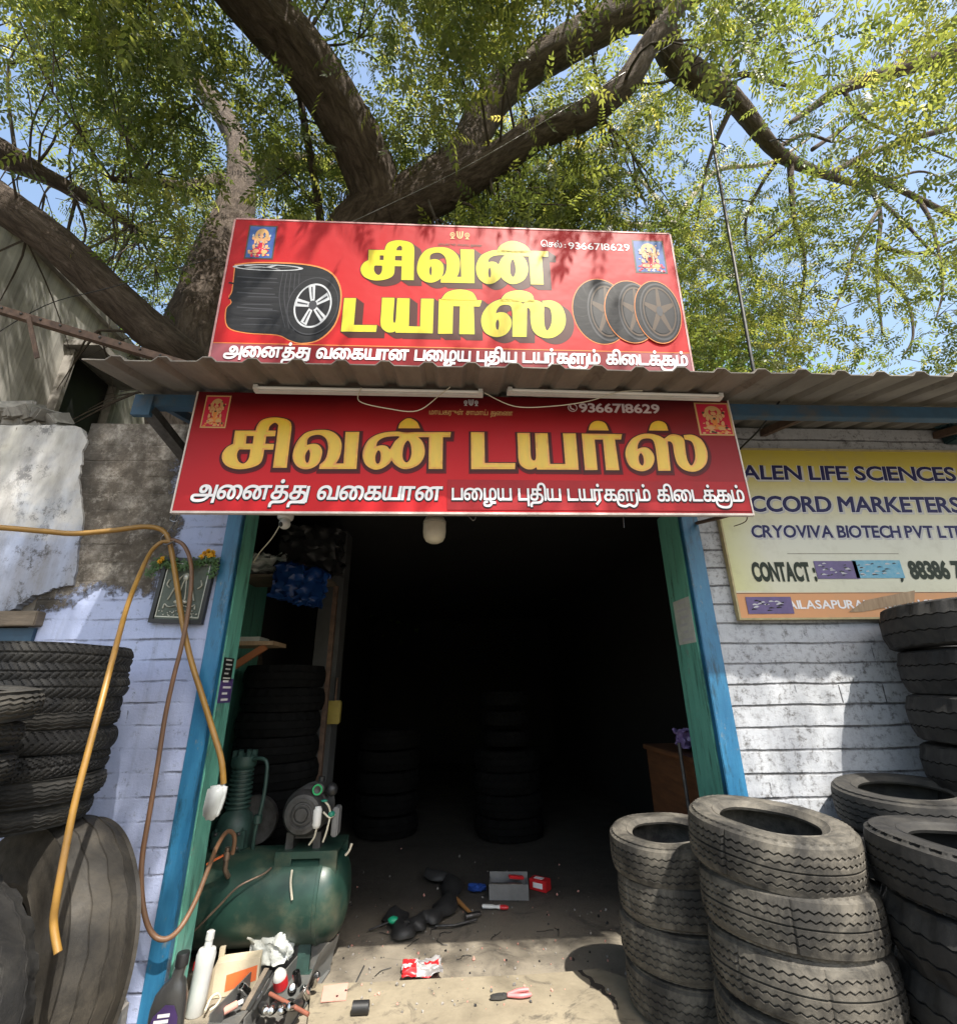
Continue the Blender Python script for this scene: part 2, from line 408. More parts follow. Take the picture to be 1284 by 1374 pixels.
def big_loops(bd):
    """outlines of the eight display letters on the lower board, in its own metres"""
    out = {}
    for k, ox in WORD:
        L = []
        for j, lp in enumerate(BIG[k]):
            P = [bd.at(ox+x/7.553, 550+y/7.553) for x, y in sample(lp)]
            if (area(P) < 0) != (j > 0): P = P[::-1]
            L.append(P)
        out[k] = L
    return out
def put_loops(mb, loops, d, z, mi, dx=0, dy=0):
    v, f = fill([inset(L, d) for L in loops]); mb.add([Vector((x+dx, y+dy, z)) for x, y in v], f, mi)
def disc(mb, c, rx, ry, z, mi, n=36, rot=0, r0=0.0, a0=0, a1=2*math.pi):
    """flat ellipse or ring in the board plane"""
    cr, sr = math.cos(rot), math.sin(rot); full = abs(a1-a0-2*math.pi) < 1e-6
    P = [(math.cos(a0+(a1-a0)*i/n), math.sin(a0+(a1-a0)*i/n)) for i in range(n+(0 if full else 1))]
    T = lambda x, y: Vector((c[0]+x*cr-y*sr, c[1]+x*sr+y*cr, z))
    if r0 <= 0: mb.add([T(x*rx, y*ry) for x, y in P], [tuple(range(len(P)))], mi)
    else:
        m = len(P); vs = [T(x*rx, y*ry) for x, y in P]+[T(x*rx*r0, y*ry*r0) for x, y in P]
        mb.add(vs, [(i, (i+1) % m, m+(i+1) % m, m+i) for i in range(m if full else m-1)], mi)
def flat(mb, pts, z, mi): mb.add([Vector((x, y, z)) for x, y in pts], [tuple(range(len(pts)))], mi)

# ---------------------------------------------------------------- printed materials
def vinyl(name, c1, c2=None, scale=3, rough=.45, **k): return pmat(name, c1, c2 or tuple(x*.86 for x in c1), scale, rough, .04, 25, spec=.22, dist=.004, **k)
def red_print(name, h, wd, lower):
    q = NT(name); o = q.sep(); y = o[1]; x = o[0]
    n = q.noise(1.6, 3, .5)
    yy = q.math('ADD', q.math('MULTIPLY', y, 1/h), q.math('MULTIPLY', q.math('SUBTRACT', n, .5), .25))
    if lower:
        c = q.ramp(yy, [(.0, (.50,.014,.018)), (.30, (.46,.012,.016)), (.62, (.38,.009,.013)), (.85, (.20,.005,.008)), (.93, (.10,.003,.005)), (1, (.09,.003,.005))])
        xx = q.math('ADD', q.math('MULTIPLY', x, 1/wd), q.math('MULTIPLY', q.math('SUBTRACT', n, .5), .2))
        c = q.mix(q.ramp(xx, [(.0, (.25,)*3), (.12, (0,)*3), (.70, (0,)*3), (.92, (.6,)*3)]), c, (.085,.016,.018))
    else:
        c = q.ramp(yy, [(.0, (.40,.009,.010)), (.2, (.40,.009,.010)), (.6, (.37,.008,.010)), (1, (.33,.008,.011))])
    if not lower: c = q.mix(q.math('MULTIPLY', q.math('LESS_THAN', y, BAND), .85), c, q.ramp(q.math('MULTIPLY', x, 1/wd), [(0, (.30,.11,.13)), (.16, (.20,.012,.016)), (.5, (.13,.005,.008)), (.8, (.20,.03,.035)), (1, (.30,.14,.16))]))  # band ends paled: the corner reflections are painted into the print colour
    c = q.mix(q.math('MULTIPLY', q.r01(q.noise(60, 8, .8), .70, .74), .6), c, (.55,.5,.45))
    q.col(c); q.set(q.ramp(q.noise(2.2, 5), [(.3, (.40,)*3), (.7, (.55,)*3)]), 0, .2); q.bump(q.noise(2.6, 3, .5), .3, .03); return q.m
def gold(name, h):
    q = NT(name); n = q.noise(9, 4, .6); n2 = q.noise(30, 5, .6)
    c = q.ramp(n, [(.3, (.60,.24,.02)), (.48, (.78,.44,.03)), (.62, (.72,.30,.05)), (.75, (.55,.20,.03))])
    q.col(q.mix(q.math('MULTIPLY', n2, .4), c, (.5,.2,.03))); q.set(.35); return q.m
M['gold_edge'] = gold('gold_edge_ink', 1); M['gold_face'] = pmat('gold_face_ink', (.72,.44,.025), (.60,.40,.03), 7, .35, 0, stretch=(3,1,1))
M['brown_ink'] = vinyl('dark_brown_ink', (.055,.012,.008)); M['maroon_ink'] = vinyl('maroon_ink', (.10,.006,.008))
M['yellow_ink'] = pmat('yellow_ink', (.62,.50,.010), (.46,.38,.012), 4, .28, .04, 25, stretch=(6,1,1)); M['lime_ink'] = vinyl('lime_edge_ink', (.42,.36,.015))
M['white_ink'] = vinyl('white_ink', (.82,.80,.80), (.72,.70,.72)); M['black_ink'] = vinyl('black_ink', (.012,.011,.012))
M['tyre_ink'] = pmat('tyre_print', (.012,.012,.013), (.024,.024,.026), 2, .5, 0, stretch=(1,18,1), spec=.15); M['grey_ink'] = vinyl('grey_ink', (.045,.045,.05)); M['alloy_ink'] = vinyl('alloy_ink', (.55,.56,.58), (.30,.31,.33), 14)
M['amber_ink'] = vinyl('amber_outline_ink', (.65,.22,.06)); M['bronze_ink'] = vinyl('bronze_ink', (.075,.05,.032)); M['tan_ink'] = vinyl('tan_ink', (.55,.33,.14))
M['sky_ink'] = vinyl('blue_print', (.05,.08,.30), (.03,.10,.22), 20); M['skin_ink'] = vinyl('flesh_print', (.62,.32,.16)); M['navy_ink'] = vinyl('navy_ink', (.022,.022,.10)); M['darkgreen_ink'] = vinyl('dark_green_ink', (.02,.03,.02))
M['greyshadow_ink'] = vinyl('grey_outline_ink', (.50,.50,.52)); M['crimson_ink'] = vinyl('crimson_print', (.50,.02,.05)); M['cyan_ink'] = vinyl('blue_card_print', (.10,.32,.48), (.22,.42,.52), 30)

def figure_print(mb, x0, y0, x1, y1, z, bgm, frame, robe, halo, skin):
    """a small devotional print: a seated, garlanded figure before a halo inside a border"""
    w_, h_ = x1-x0, y1-y0; X = lambda a: x0+a*w_; Y = lambda a: y0+a*h_; r = random.Random(int(x0*1000))
    flat(mb, [(x0,y0),(x1,y0),(x1,y1),(x0,y1)], z, frame); e = .05
    flat(mb, [(X(e),Y(e*.8)),(X(1-e),Y(e*.8)),(X(1-e),Y(1-e*.8)),(X(e),Y(1-e*.8))], z+.0006, bgm)
    disc(mb, (X(.5),Y(.70)), .24*w_, .20*h_, z+.0011, halo, 24, 0, .55)
    zz = z+.0013
    def blob(cx, cy, rx, ry, mi, rot=0):
        nonlocal zz
        zz += .00004; n = 9; P = []
        for i in range(n):
            a = 2*math.pi*i/n; q_ = .75+.5*r.random(); P.append((X(cx+math.cos(a+rot)*rx*q_), Y(cy+math.sin(a+rot)*ry*q_)))
        flat(mb, P, zz, mi)
    for i in range(26): blob(.12+.76*r.random(), .06+.20*r.random(), .05, .03, r.choice((halo, skin, robe, 5)))
    for i in range(10): blob(.15+.7*r.random(), .25+.6*r.random(), .03, .02, r.choice((halo, skin, 5)))
    blob(.5, .24, .30, .09, robe); blob(.36, .22, .12, .06, skin); blob(.66, .21, .12, .06, halo)
    blob(.5, .45, .13, .15, skin); blob(.5, .40, .08, .12, robe)
    for sx in (-1, 1):
        blob(.5+sx*.19, .52, .05, .08, skin); blob(.5+sx*.27, .60, .045, .06, skin); blob(.5+sx*.22, .36, .05, .07, skin); blob(.5+sx*.29, .68, .04, .04, 5); blob(.5+sx*.10, .46, .03, .10, halo)
    blob(.5, .66, .075, .065, skin); blob(.5, .77, .09, .05, halo); blob(.5, .84, .045, .05, halo); blob(.5, .50, .05, .03, 5)
    for i in range(14): blob(.3+.4*r.random(), .2+.5*r.random(), .02, .016, r.choice((halo, robe, 5, bgm)))

def emblem(mb, cx, cy, s, z, mi):
    """three small devotional marks in a row: shell, forehead mark, wheel"""
    for sx in (-.34, 0, .34):
        x = cx+sx*s*2
        if sx == 0:
            for e in (-1, 1): mb.add(*[([Vector((p[0], p[1], z)) for p in r[0]], r[1], mi) for r in [ribbon([(x+e*.26*s, cy+.55*s), (x+e*.2*s, cy-.1*s), (x, cy-.35*s)], .16*s)]][0])
            flat(mb, [(x-.05*s, cy-.2*s), (x+.05*s, cy-.2*s), (x+.06*s, cy+.5*s), (x-.06*s, cy+.5*s)], z+.0003, mi)
        else:
            disc(mb, (x, cy+.1*s), .24*s, .30*s, z, mi, 20, 0, .6); disc(mb, (x, cy+.1*s), .09*s, .12*s, z, mi, 12)
            flat(mb, [(x-.22*s, cy-.42*s), (x+.22*s, cy-.42*s), (x+.07*s, cy-.2*s), (x-.07*s, cy-.2*s)], z+.0003, mi)

# ================================================================ LOWER SIGN
LB = Board(Vector((-1.435, 2.35, 2.374)), 0)
SW, SH = 3.05, .716
sign = empty('shop_sign', (-1.435, 2.35, 2.374), 'wide red signboard hanging under the roof edge with one line of gold lettering', 'signboard', 'red shop signboards', LB.rot)
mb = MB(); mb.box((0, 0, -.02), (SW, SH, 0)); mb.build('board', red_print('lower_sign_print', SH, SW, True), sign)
mb = MB(); mb.box((0, -.012, -.022), (SW, -.0005, .004)); mb.box((-.008, -.012, -.022), (-.0005, SH, .004)); mb.box((SW+.0005, -.012, -.022), (SW+.008, SH, .004)); mb.build('frame', pmat('pale_trim', (.62,.55,.5), (.5,.42,.38), 20, .5, .05), sign)
loops = big_loops(LB)
mb = MB()
for k in loops: put_loops(mb, loops[k], .017, .0012, 0, .004, -.010)
for k in loops: put_loops(mb, loops[k], .010, .0020, 1, .002, -.004)
for k in loops: put_loops(mb, loops[k], .0, .0030, 2)
for k in loops: put_loops(mb, loops[k], -.0105, .0042, 3)
mb.build('gold_lettering', [M['maroon_ink'], M['brown_ink'], M['gold_edge'], M['gold_face']], sign)
mb = MB()
a0 = LB.at(253, 669); a1 = LB.at(593, 669); b0 = LB.at(604, 671); b1 = LB.at(1000, 675)
for off, z, mi, dy in ((.05, .0015, 0, -.004), (.022, .0030, 1, 0)):
    put_line(mb, tok('அனைத்து வகையான'), a0[0]+.012, a1[0]-.006, a0[1]+dy, .135, off, z, mi, .10)
for off, z, mi, dy in ((.05, .0055, 0, -.004), (.018, .0070, 1, 0)):
    put_line(mb, tok('பழைய புதிய டயர்களும் கிடைக்கும்'), b0[0]+.01, b1[0]-.004, b0[1]+dy, .118, off, z, mi)
mb.build('tagline_lettering', [M['black_ink'], M['white_ink']], sign)
mb = MB(); p0 = LB.at(600, 688); p1 = LB.at(1002, 647)
mb.box((p0[0], .012, .0005), (SW-.004, p1[1], .0035)); mb.build('patch_strip', pmat('patch_vinyl', (.38,.012,.016), (.24,.012,.016), 2, .45, .05, 20, spec=.22), sign)
mb = MB(); t0 = LB.at(576, 556); t1 = LB.at(688, 557)
put_line(mb, tok('மாயகருள் சாமாய் துணை'), t0[0], t1[0], t0[1], .045, .01, .002, 0)
mb.build('motto_lettering', M['tan_ink'], sign)
mb = MB(); e = LB.at(632, 541); emblem(mb, e[0], e[1], .045, .002, 0); mb.build('printed_emblem', M['greyshadow_ink'], sign)
mb = MB(); d0 = LB.at(778, 553); d1 = LB.at(885, 555)
latin(mb, '9366718629', d0[0], d1[0], d0[1]+.001, .060, .028, .002, 0)
pc = LB.at(768, 547); disc(mb, pc, .028, .028, .002, 0, 24, 0, .82)
v, f = ribbon([(pc[0]-.012, pc[1]+.016), (pc[0]-.010, pc[1]-.004), (pc[0]+.010, pc[1]-.015)], .008); mb.add([Vector((x, y, .002)) for x, y in v], f, 0)
mb.build('phone_number', pmat('pale_pink_ink', (.62,.52,.54), (.5,.42,.44), 5, .4, 0), sign)
for (ua, va, ub, vb) in ((268, 574, 311, 531), (939, 584, 976, 541)):
    mb = MB(); q0 = LB.at(ua, va); q1 = LB.at(ub, vb); figure_print(mb, q0[0], q0[1], q1[0], q1[1], .001, 0, 1, 2, 3, 4)
    mb.build('devotional_print', [M['crimson_ink'], M['tan_ink'], M['amber_ink'], M['tan_ink'], M['skin_ink'], M['bronze_ink']], sign)

# ================================================================ UPPER SIGN
UT = R_(2.7)
UB = Board(Vector((-1.51, 2.515, 3.30)), UT)
UWD, UHT = 3.05, 1.262
BAND = UB.at(600, 466)[1]
us = empty('shop_sign', (-1.51, 2.515, 3.30), 'tall red signboard standing above the roof with yellow lettering and printed wheels', 'signboard', 'red shop signboards', UB.rot)
mb = MB(); mb.box((0, 0, -.02), (UWD, UHT, 0)); mb.build('board', red_print('upper_sign_print_and_sheen', UHT, UWD, False), us)
mb = MB(); mb.box((0, UHT+.0005, -.024), (UWD, UHT+.012, .003)); mb.box((-.012, 0, -.024), (-.0005, UHT, .003)); mb.box((UWD+.0005, 0, -.024), (UWD+.012, UHT, .003)); mb.build('frame', pmat('pink_trim', (.55,.30,.28), (.42,.2,.2), 20, .5, .05), us)
for x in (.35, 1.5, 2.7):
    mb = MB(); mb.beam((x, -.15, -.042), (x, UHT-.05, -.042), .04, .04); mb.beam((x, UHT*.75, -.05), (x, -.05, -.75), .03, .03); mb.build('support', M['rust'], us)
line = UB.at(600, 466)[1]
mb = MB(); mb.box((0, line-.006, .0004), (UWD, line, .0012)); mb.build('printed_rule', M['amber_ink'], us)
# yellow letters: the same display face, heavier, in two lines with a dark block shade
def uboxes(): 
    L = {}
    for k, x0, y0, x1, y1 in (('si',484,324,556,375),('va',560,334,635,378),('n',640,338,734,380),('dot',668,325,711,338),('ta',459,402,507,444),('ya',511,402,581,445),('r',589,404,645,447),('rdot',593,390,639,402),('s',647,404,756,451),('sdot',672,391,715,404)):
        a = UB.at(x0, y1); b = UB.at(x1, y0); L[k] = (a[0], a[1], b[0], b[1])
    return L
ub = uboxes(); ul = {}
for k in loops:
    xs = [p[0] for L in loops[k] for p in L]; ys = [p[1] for L in loops[k] for p in L]; a = ub[k]
    sx = (a[2]-a[0])/(max(xs)-min(xs)); sy = (a[3]-a[1])/(max(ys)-min(ys))
    ul[k] = [[(a[0]+(x-min(xs))*sx, a[1]+(y-min(ys))*sy) for x, y in L] for L in loops[k]]
mb = MB()
for i in range(9, 0, -1):
    for k in ul:
        if 'dot' in k: continue
        put_loops(mb, ul[k], .010, .0016-.0001*i, 0, .0055*i, -.0045*i)
for k in ul: put_loops(mb, ul[k], .010, .0022, 1)
for k in ul: put_loops(mb, ul[k], .0055, .0030, 2)
mb.build('yellow_lettering', [M['brown_ink'], M['darkgreen_ink'], M['yellow_ink']], us)
mb = MB(); a0 = UB.at(300, 478); a1 = UB.at(922, 486)
for off, z, mi, dy in ((.045, .0015, 0, -.004), (.028, .003, 1, 0)):
    put_line(mb, tok('அனைத்து வகையான பழைய புதிய டயர்களும் கிடைக்கும்'), a0[0], a1[0], a0[1]+dy, .132, off, z, mi, .05, (a1[1]-a0[1])/(a1[0]-a0[0])*0)
mb.build('tagline_lettering', [M['maroon_ink'], M['white_ink']], us)
mb = MB(); a0 = UB.at(726, 331); a1 = UB.at(754, 332); b0 = UB.at(763, 334); b1 = UB.at(845, 336)
put_line(mb, tok('செல்'), a0[0], a1[0], a0[1], .075, .004, .002, 0)
latin(mb, ':', a1[0]+.018, a1[0]+.028, a0[1], .045, .01, .002, 0); latin(mb, '9366718629', b0[0], b1[0], b0[1], .063, .004, .002, 0); mb.build('phone_number', M['white_ink'], us)
mb = MB(); t0 = UB.at(588, 329); t1 = UB.at(647, 329); put_line(mb, tok('மாயகருள் சாமாய் துணை'), t0[0], t1[0], t0[1], .03, .008, .002, 0)
mb.build('motto_lettering', [M['bronze_ink']], us)
mb = MB(); e = UB.at(617, 317); emblem(mb, e[0], e[1]+.005, .075, .002, 0); mb.build('printed_emblem', M['tan_ink'], us)
for (ua, va, ub_, vb, s_) in ((327, 347, 373, 303, 0), (853, 366, 889, 323, 1)):
    mb = MB(); q0 = UB.at(ua, va); q1 = UB.at(ub_, vb); figure_print(mb, q0[0], q0[1], q1[0], q1[1], .001, 0, 1, 2, 3, 4)
    mb.build('devotional_print', [M['sky_ink'], M['bronze_ink'], M['crimson_ink'], M['tan_ink'], M['skin_ink'], M['alloy_ink']], us)
# printed tyre stack with an alloy wheel
mb = MB(); A = lambda u, v: UB.at(u, v)
def pxpoly(pts, z, mi): flat(mb, [A(u, v) for u, v in pts], z, mi)
outl = [(316,356),(345,353),(405,355),(440,364),(455,384),(456,410),(448,436),(428,455),(405,460),(388,456),(372,449),(330,446),(306,438),(304,415),(311,406),(308,398),(312,390)]
outl = [(p.x, p.y) for p in spline([(u, v, 0) for u, v in outl+outl[:1]], 4)[:-1]]; cx = sum(p[0] for p in outl)/len(outl); cy = sum(p[1] for p in outl)/len(outl)
pxpoly([(cx+(u-cx)*1.022, cy+(v-cy)*1.03) for u, v in outl], .0008, 0); pxpoly(outl, .0014, 1)
for k, v0 in enumerate((378, 386, 398, 408, 416, 427, 435)):
    q0 = A(322+(k % 3)*3, v0); q1 = A(376-(k % 2)*8, v0+1); flat(mb, [(q0[0], q0[1]-.004), (q1[0], q1[1]-.004), (q1[0]-.03, q1[1]+.004), (q0[0]+.03, q0[1]+.004)], .0020, 2)
for k, v0 in enumerate((383, 404, 424)):
    rb_ = ribbon([A(307, v0-4), A(330, v0), A(360, v0+1), A(381-k*3, v0)], .012); mb.add([Vector((x, y, .0019)) for x, y in rb_[0]], rb_[1], 4)
    rb_ = ribbon([A(318, v0-12), A(345, v0-10), A(372-k*3, v0-9)], .010); mb.add([Vector((x, y, .0021)) for x, y in rb_[0]], rb_[1], 2)
c = A(360, 359); disc(mb, c, .23, .026, .0022, 3, 40, .0); disc(mb, c, .20, .020, .0028, 4, 40); 
for k in range(5): a = k*1.2566; flat(mb, [(c[0]-.02,c[1]),(c[0]+.02,c[1]),(c[0]+.19*math.cos(a),c[1]+.018*math.sin(a)+.003),(c[0]+.17*math.cos(a+.2),c[1]+.016*math.sin(a+.2))], .0034+.0001*k, 3)
for k in range(5):
    u0 = 380+k*5.5
    v_, f_ = ribbon([A(u0, 366+k*.2), A(u0-5+k, 400), A(u0+3, 440+k*2)], .005); mb.add([Vector((x, y, .0030)) for x, y in v_], f_, 2)
c = A(420, 410); rx = .165; ry = .232; ro = -.10
disc(mb, c, rx, ry, .0034, 1, 48, ro); disc(mb, c, rx*.985, ry*.985, .0038, 2, 48, ro, .965); disc(mb, c, rx*.72, ry*.76, .0042, 3, 48, ro); disc(mb, c, rx*.66, ry*.70, .0046, 4, 48, ro)
for k in range(5):
    a = .5+k*2*math.pi/5; T = lambda r, b: (c[0]+r*rx*.68*math.cos(b), c[1]+r*ry*.72*math.sin(b))
    flat(mb, [T(.16, a-.7), T(.98, a-.20), T(.98, a+.20), T(.16, a+.7)], .0050, 3); flat(mb, [T(.3, a-.10), T(.9, a-.05), T(.9, a+.05), T(.3, a+.10)], .0054, 2)
disc(mb, c, rx*.16, ry*.16, .0058, 2, 20)
mb.build('printed_wheel_stack', [M['amber_ink'], M['tyre_ink'], M['grey_ink'], M['alloy_ink'], M['black_ink']], us)
# three printed motorcycle tyres
mb = MB()
for k, (u, v, rxp, ryp) in enumerate(((806, 417, 37, 42), (846, 418, 34, 40), (882, 419, 30, 40))):
    c = A(u, v); q = A(u+rxp, v); q2 = A(u, v-ryp); rx = q[0]-c[0]; ry = q2[1]-c[1]; z = .001+.0045*k; d = (c[0]+rx*.22, c[1]) if k < 2 else (c[0]+.01, c[1])
    disc(mb, c, rx*1.03, ry*1.025, z, 0, 48); disc(mb, c, rx, ry, z+.0006, 1, 48)
    rr = rx*.70 if k < 2 else rx*.86
    disc(mb, d, rr, ry*.93, z+.0012, 2, 48, 0, .93); disc(mb, d, rr*.84, ry*.80, z+.0016, 3, 48, 0, .93); disc(mb, d, rr*.72, ry*.72, z+.0020, 4, 48)
    for j in range(5):
        a = .3+j*2*math.pi/5; flat(mb, [(d[0]+.18*rr*math.cos(a-.8), d[1]+.18*ry*math.sin(a-.8)), (d[0]+.76*rr*math.cos(a-.08), d[1]+.76*ry*math.sin(a-.08)), (d[0]+.76*rr*math.cos(a+.08), d[1]+.76*ry*math.sin(a+.08)), (d[0]+.18*rr*math.cos(a+.8), d[1]+.18*ry*math.sin(a+.8))], z+.0024, 3)
    disc(mb, d, rr*.16, ry*.16, z+.0028, 2, 16)
    for j in range(6 if k < 2 else 0):
        a = 2.2+j*.36; v_, f_ = ribbon([(c[0]+rx*.98*math.cos(a), c[1]+ry*.98*math.sin(a)), (c[0]+rx*.72*math.cos(a+.12), c[1]+ry*.75*math.sin(a+.12)), (c[0]+rx*.5*math.cos(a+.1), c[1]+ry*.6*math.sin(a+.1))], .006); mb.add([Vector((x, y, z+.0009)) for x, y in v_], f_, 4)
mb.build('printed_motorcycle_tyres', [M['amber_ink'], M['tyre_ink'], M['grey_ink'], M['bronze_ink'], M['black_ink']], us)

# ================================================================ YELLOW SIGN ON THE RIGHT WALL
YB = Board(Vector((1.745, 2.862, 1.885)), 0)
q = NT('yellow_sign_print'); o = q.sep(); n = q.noise(1.8, 4)
g = q.math('ADD', q.math('MULTIPLY', o[1], 1/1.15), q.math('MULTIPLY', q.math('SUBTRACT', n, .5), .12))
c = q.ramp(g, [(0, (.60,.58,.42)), (.45, (.62,.62,.55)), (.70, (.60,.56,.36)), (.88, (.52,.44,.10)), (1, (.48,.39,.06))])
c = q.mix(q.math('MULTIPLY', q.ramp(q.math('ADD', o[0], q.math('MULTIPLY', n, .2)), [(.06, (.7,)*3), (.36, (0,0,0))]), q.ramp(o[1], [(.16, (0,0,0)), (.17, (1,1,1))])), c, (.56,.56,.20))
c = q.mix(q.ramp(o[1], [(.155, (1,1,1)), (.156, (0,0,0))]), c, (.60,.30,.145)); c = q.mix(q.math('MULTIPLY', q.r01(q.noise(5, 9, .75), .5, .75), .35), c, (.30,.27,.20)); q.col(c); q.set(.5, 0, .25); q.bump(q.noise(3), .1, .02); M['yellow_print'] = q.m
ys = empty('wall_sign', (1.745, 2.862, 1.885), 'yellow and white company signboard with navy lettering on the white brick wall', 'signboard', None, YB.rot)
mb = MB(); mb.box((0, 0, -.025), (2.44, 1.15, 0)); mb.build('board', M['yellow_print'], ys)
mb = MB(); mb.box((0, 1.1505, -.03), (2.44, 1.165, .005)); mb.box((-.012, -.012, -.03), (-.0005, 1.165, .005)); mb.box((0, -.012, -.03), (2.44, -.0005, .005)); mb.build('frame', pmat('tan_trim', (.45,.38,.2), (.3,.25,.13), 20, .6, .1), ys)
mb = MB()
def row(text, u0, v0, u1, h, off, layers, sh=0, v1=None):
    a = YB.at(u0, v0); b = YB.at(u1, v1 or v0)
    for dx, dy, oo, z, mi in layers: latin(mb, text, a[0]+dx, b[0]+dx, a[1]+dy, h, off+oo, z, mi, sh)
SHD = ((.010, -.008, .03, .0010, 1), (-.002, -.001, .015, .0016, 2), (0, 0, 0, .0026, 0))
row('ALEN LIFE SCIENCES.', 996, 643, 1288, .108, .026, SHD, .12)
row('ACCORD MARKETERS', 984, 686, 1289, .112, .030, SHD, .12)
row('CRYOVIVA BIOTECH PVT LTD', 1009, 721, 1297, .084, .030, SHD, .12)
row('CONTACT :', 1012, 779, 1096, .116, .050, ((0, 0, 0, .0026, 3),))
row(',  88386 71', 1208, 776, 1296, .112, .048, ((0, 0, 0, .0026, 3),))
row('KAILASAPURAM NORTH STREET, TIRUNELVELI', 1046, 817, 1400, .052, .024, ((0, 0, 0, .0026, 2),))
a = YB.at(1056, 743); mb.box((a[0], a[1]-.002, .0006), (a[0]+.75, a[1]+.001, .0012), 4)
a = YB.at(1000, 796); mb.box((0, a[1]-.003, .0006), (2.4, a[1], .0012), 4)
mb.build('lettering', [M['navy_ink'], M['greyshadow_ink'], M['white_ink'], M['darkgreen_ink'], M['bronze_ink']], ys)
for nm, (u0, v0, u1, v1), m_, lab in (('stuck_card', (1097, 777, 1147, 753), M['violet'], None), ('stuck_card', (1149, 776, 1206, 752), M['cyan_ink'], None), ('stuck_card', (1004, 824, 1060, 801), M['violet'], None)):
    a = YB.at(u0, v0); b = YB.at(u1, v1); mb = MB(); mb.box((a[0], a[1], .0032), (b[0], b[1], .0045), 0); w_ = b[0]-a[0]; h_ = b[1]-a[1]
    for k in range(22):
        x = a[0]+w_*(.06+.78*rng.random()); y = a[1]+h_*(.12+.7*rng.random()); flat(mb, [(x, y), (x+w_*(.05+.1*rng.random()), y+.003), (x+w_*.05, y+.010), (x, y+.006)], .0050+.0001*k, 1+(k % 2))
    mb.build(nm, [m_, M['greyshadow_ink'], M['black_ink'] if u0 < 1010 else M['grey_ink']], ys)
mb = MB(); a = YB.at(1148, 828); mb.add([Vector((a[0]+x, a[1]+y, z)) for x, y, z in ((-.04,.03,.006),(.08,.10,.012),(.42,.16,.02),(.40,.09,.012),(.05,.03,.004))], [(0,1,2,3,4)]); mb.build('torn_tape', M['palewood'], ys)
# ================================================================ SETTING: ground
q = NT('packed_dirt_ground'); c = q.ramp(q.noise(1.2, 10, .7), [(.3, (.10,.088,.07)), (.7, (.17,.148,.118))])
c = q.mix(q.r01(q.noise(9, 8, .7), .5, .8), c, (.13,.11,.09)); q.col(c); q.set(.95); q.bump(q.noise(24, 8, .7), .5, .02); M['ground'] = q.m
mb = MB(); mb.add([(-60,-60,-.02),(60,-60,-.02),(60,120,-.02),(-60,120,-.02)], [(0,1,2,3)])
tag(mb.build('ground', M['ground']), kind='structure')
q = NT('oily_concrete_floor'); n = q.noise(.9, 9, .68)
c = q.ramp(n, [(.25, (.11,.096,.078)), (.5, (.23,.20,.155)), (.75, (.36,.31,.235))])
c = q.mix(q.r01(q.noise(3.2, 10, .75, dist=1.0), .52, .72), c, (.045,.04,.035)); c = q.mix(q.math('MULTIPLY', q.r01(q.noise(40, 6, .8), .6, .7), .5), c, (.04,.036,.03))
y = q.sep()[1]; inner_shade = q.ramp(q.math('MULTIPLY', q.math('ADD', y, q.math('MULTIPLY', n, 1.0)), .1), [(.43, (0,0,0)), (.50, (.85,)*3)]); c = q.mix(inner_shade, c, (.024,.022,.019))  # floor darkens further in: the room's shade is painted into its colour
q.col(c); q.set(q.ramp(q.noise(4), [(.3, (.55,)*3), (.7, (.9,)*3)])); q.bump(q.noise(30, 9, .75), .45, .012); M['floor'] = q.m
mb = MB(); mb.box((-2.4, 2.2, -.1), (2.6, 12.2, -.004)); tag(mb.build('floor', M['floor']), kind='structure')

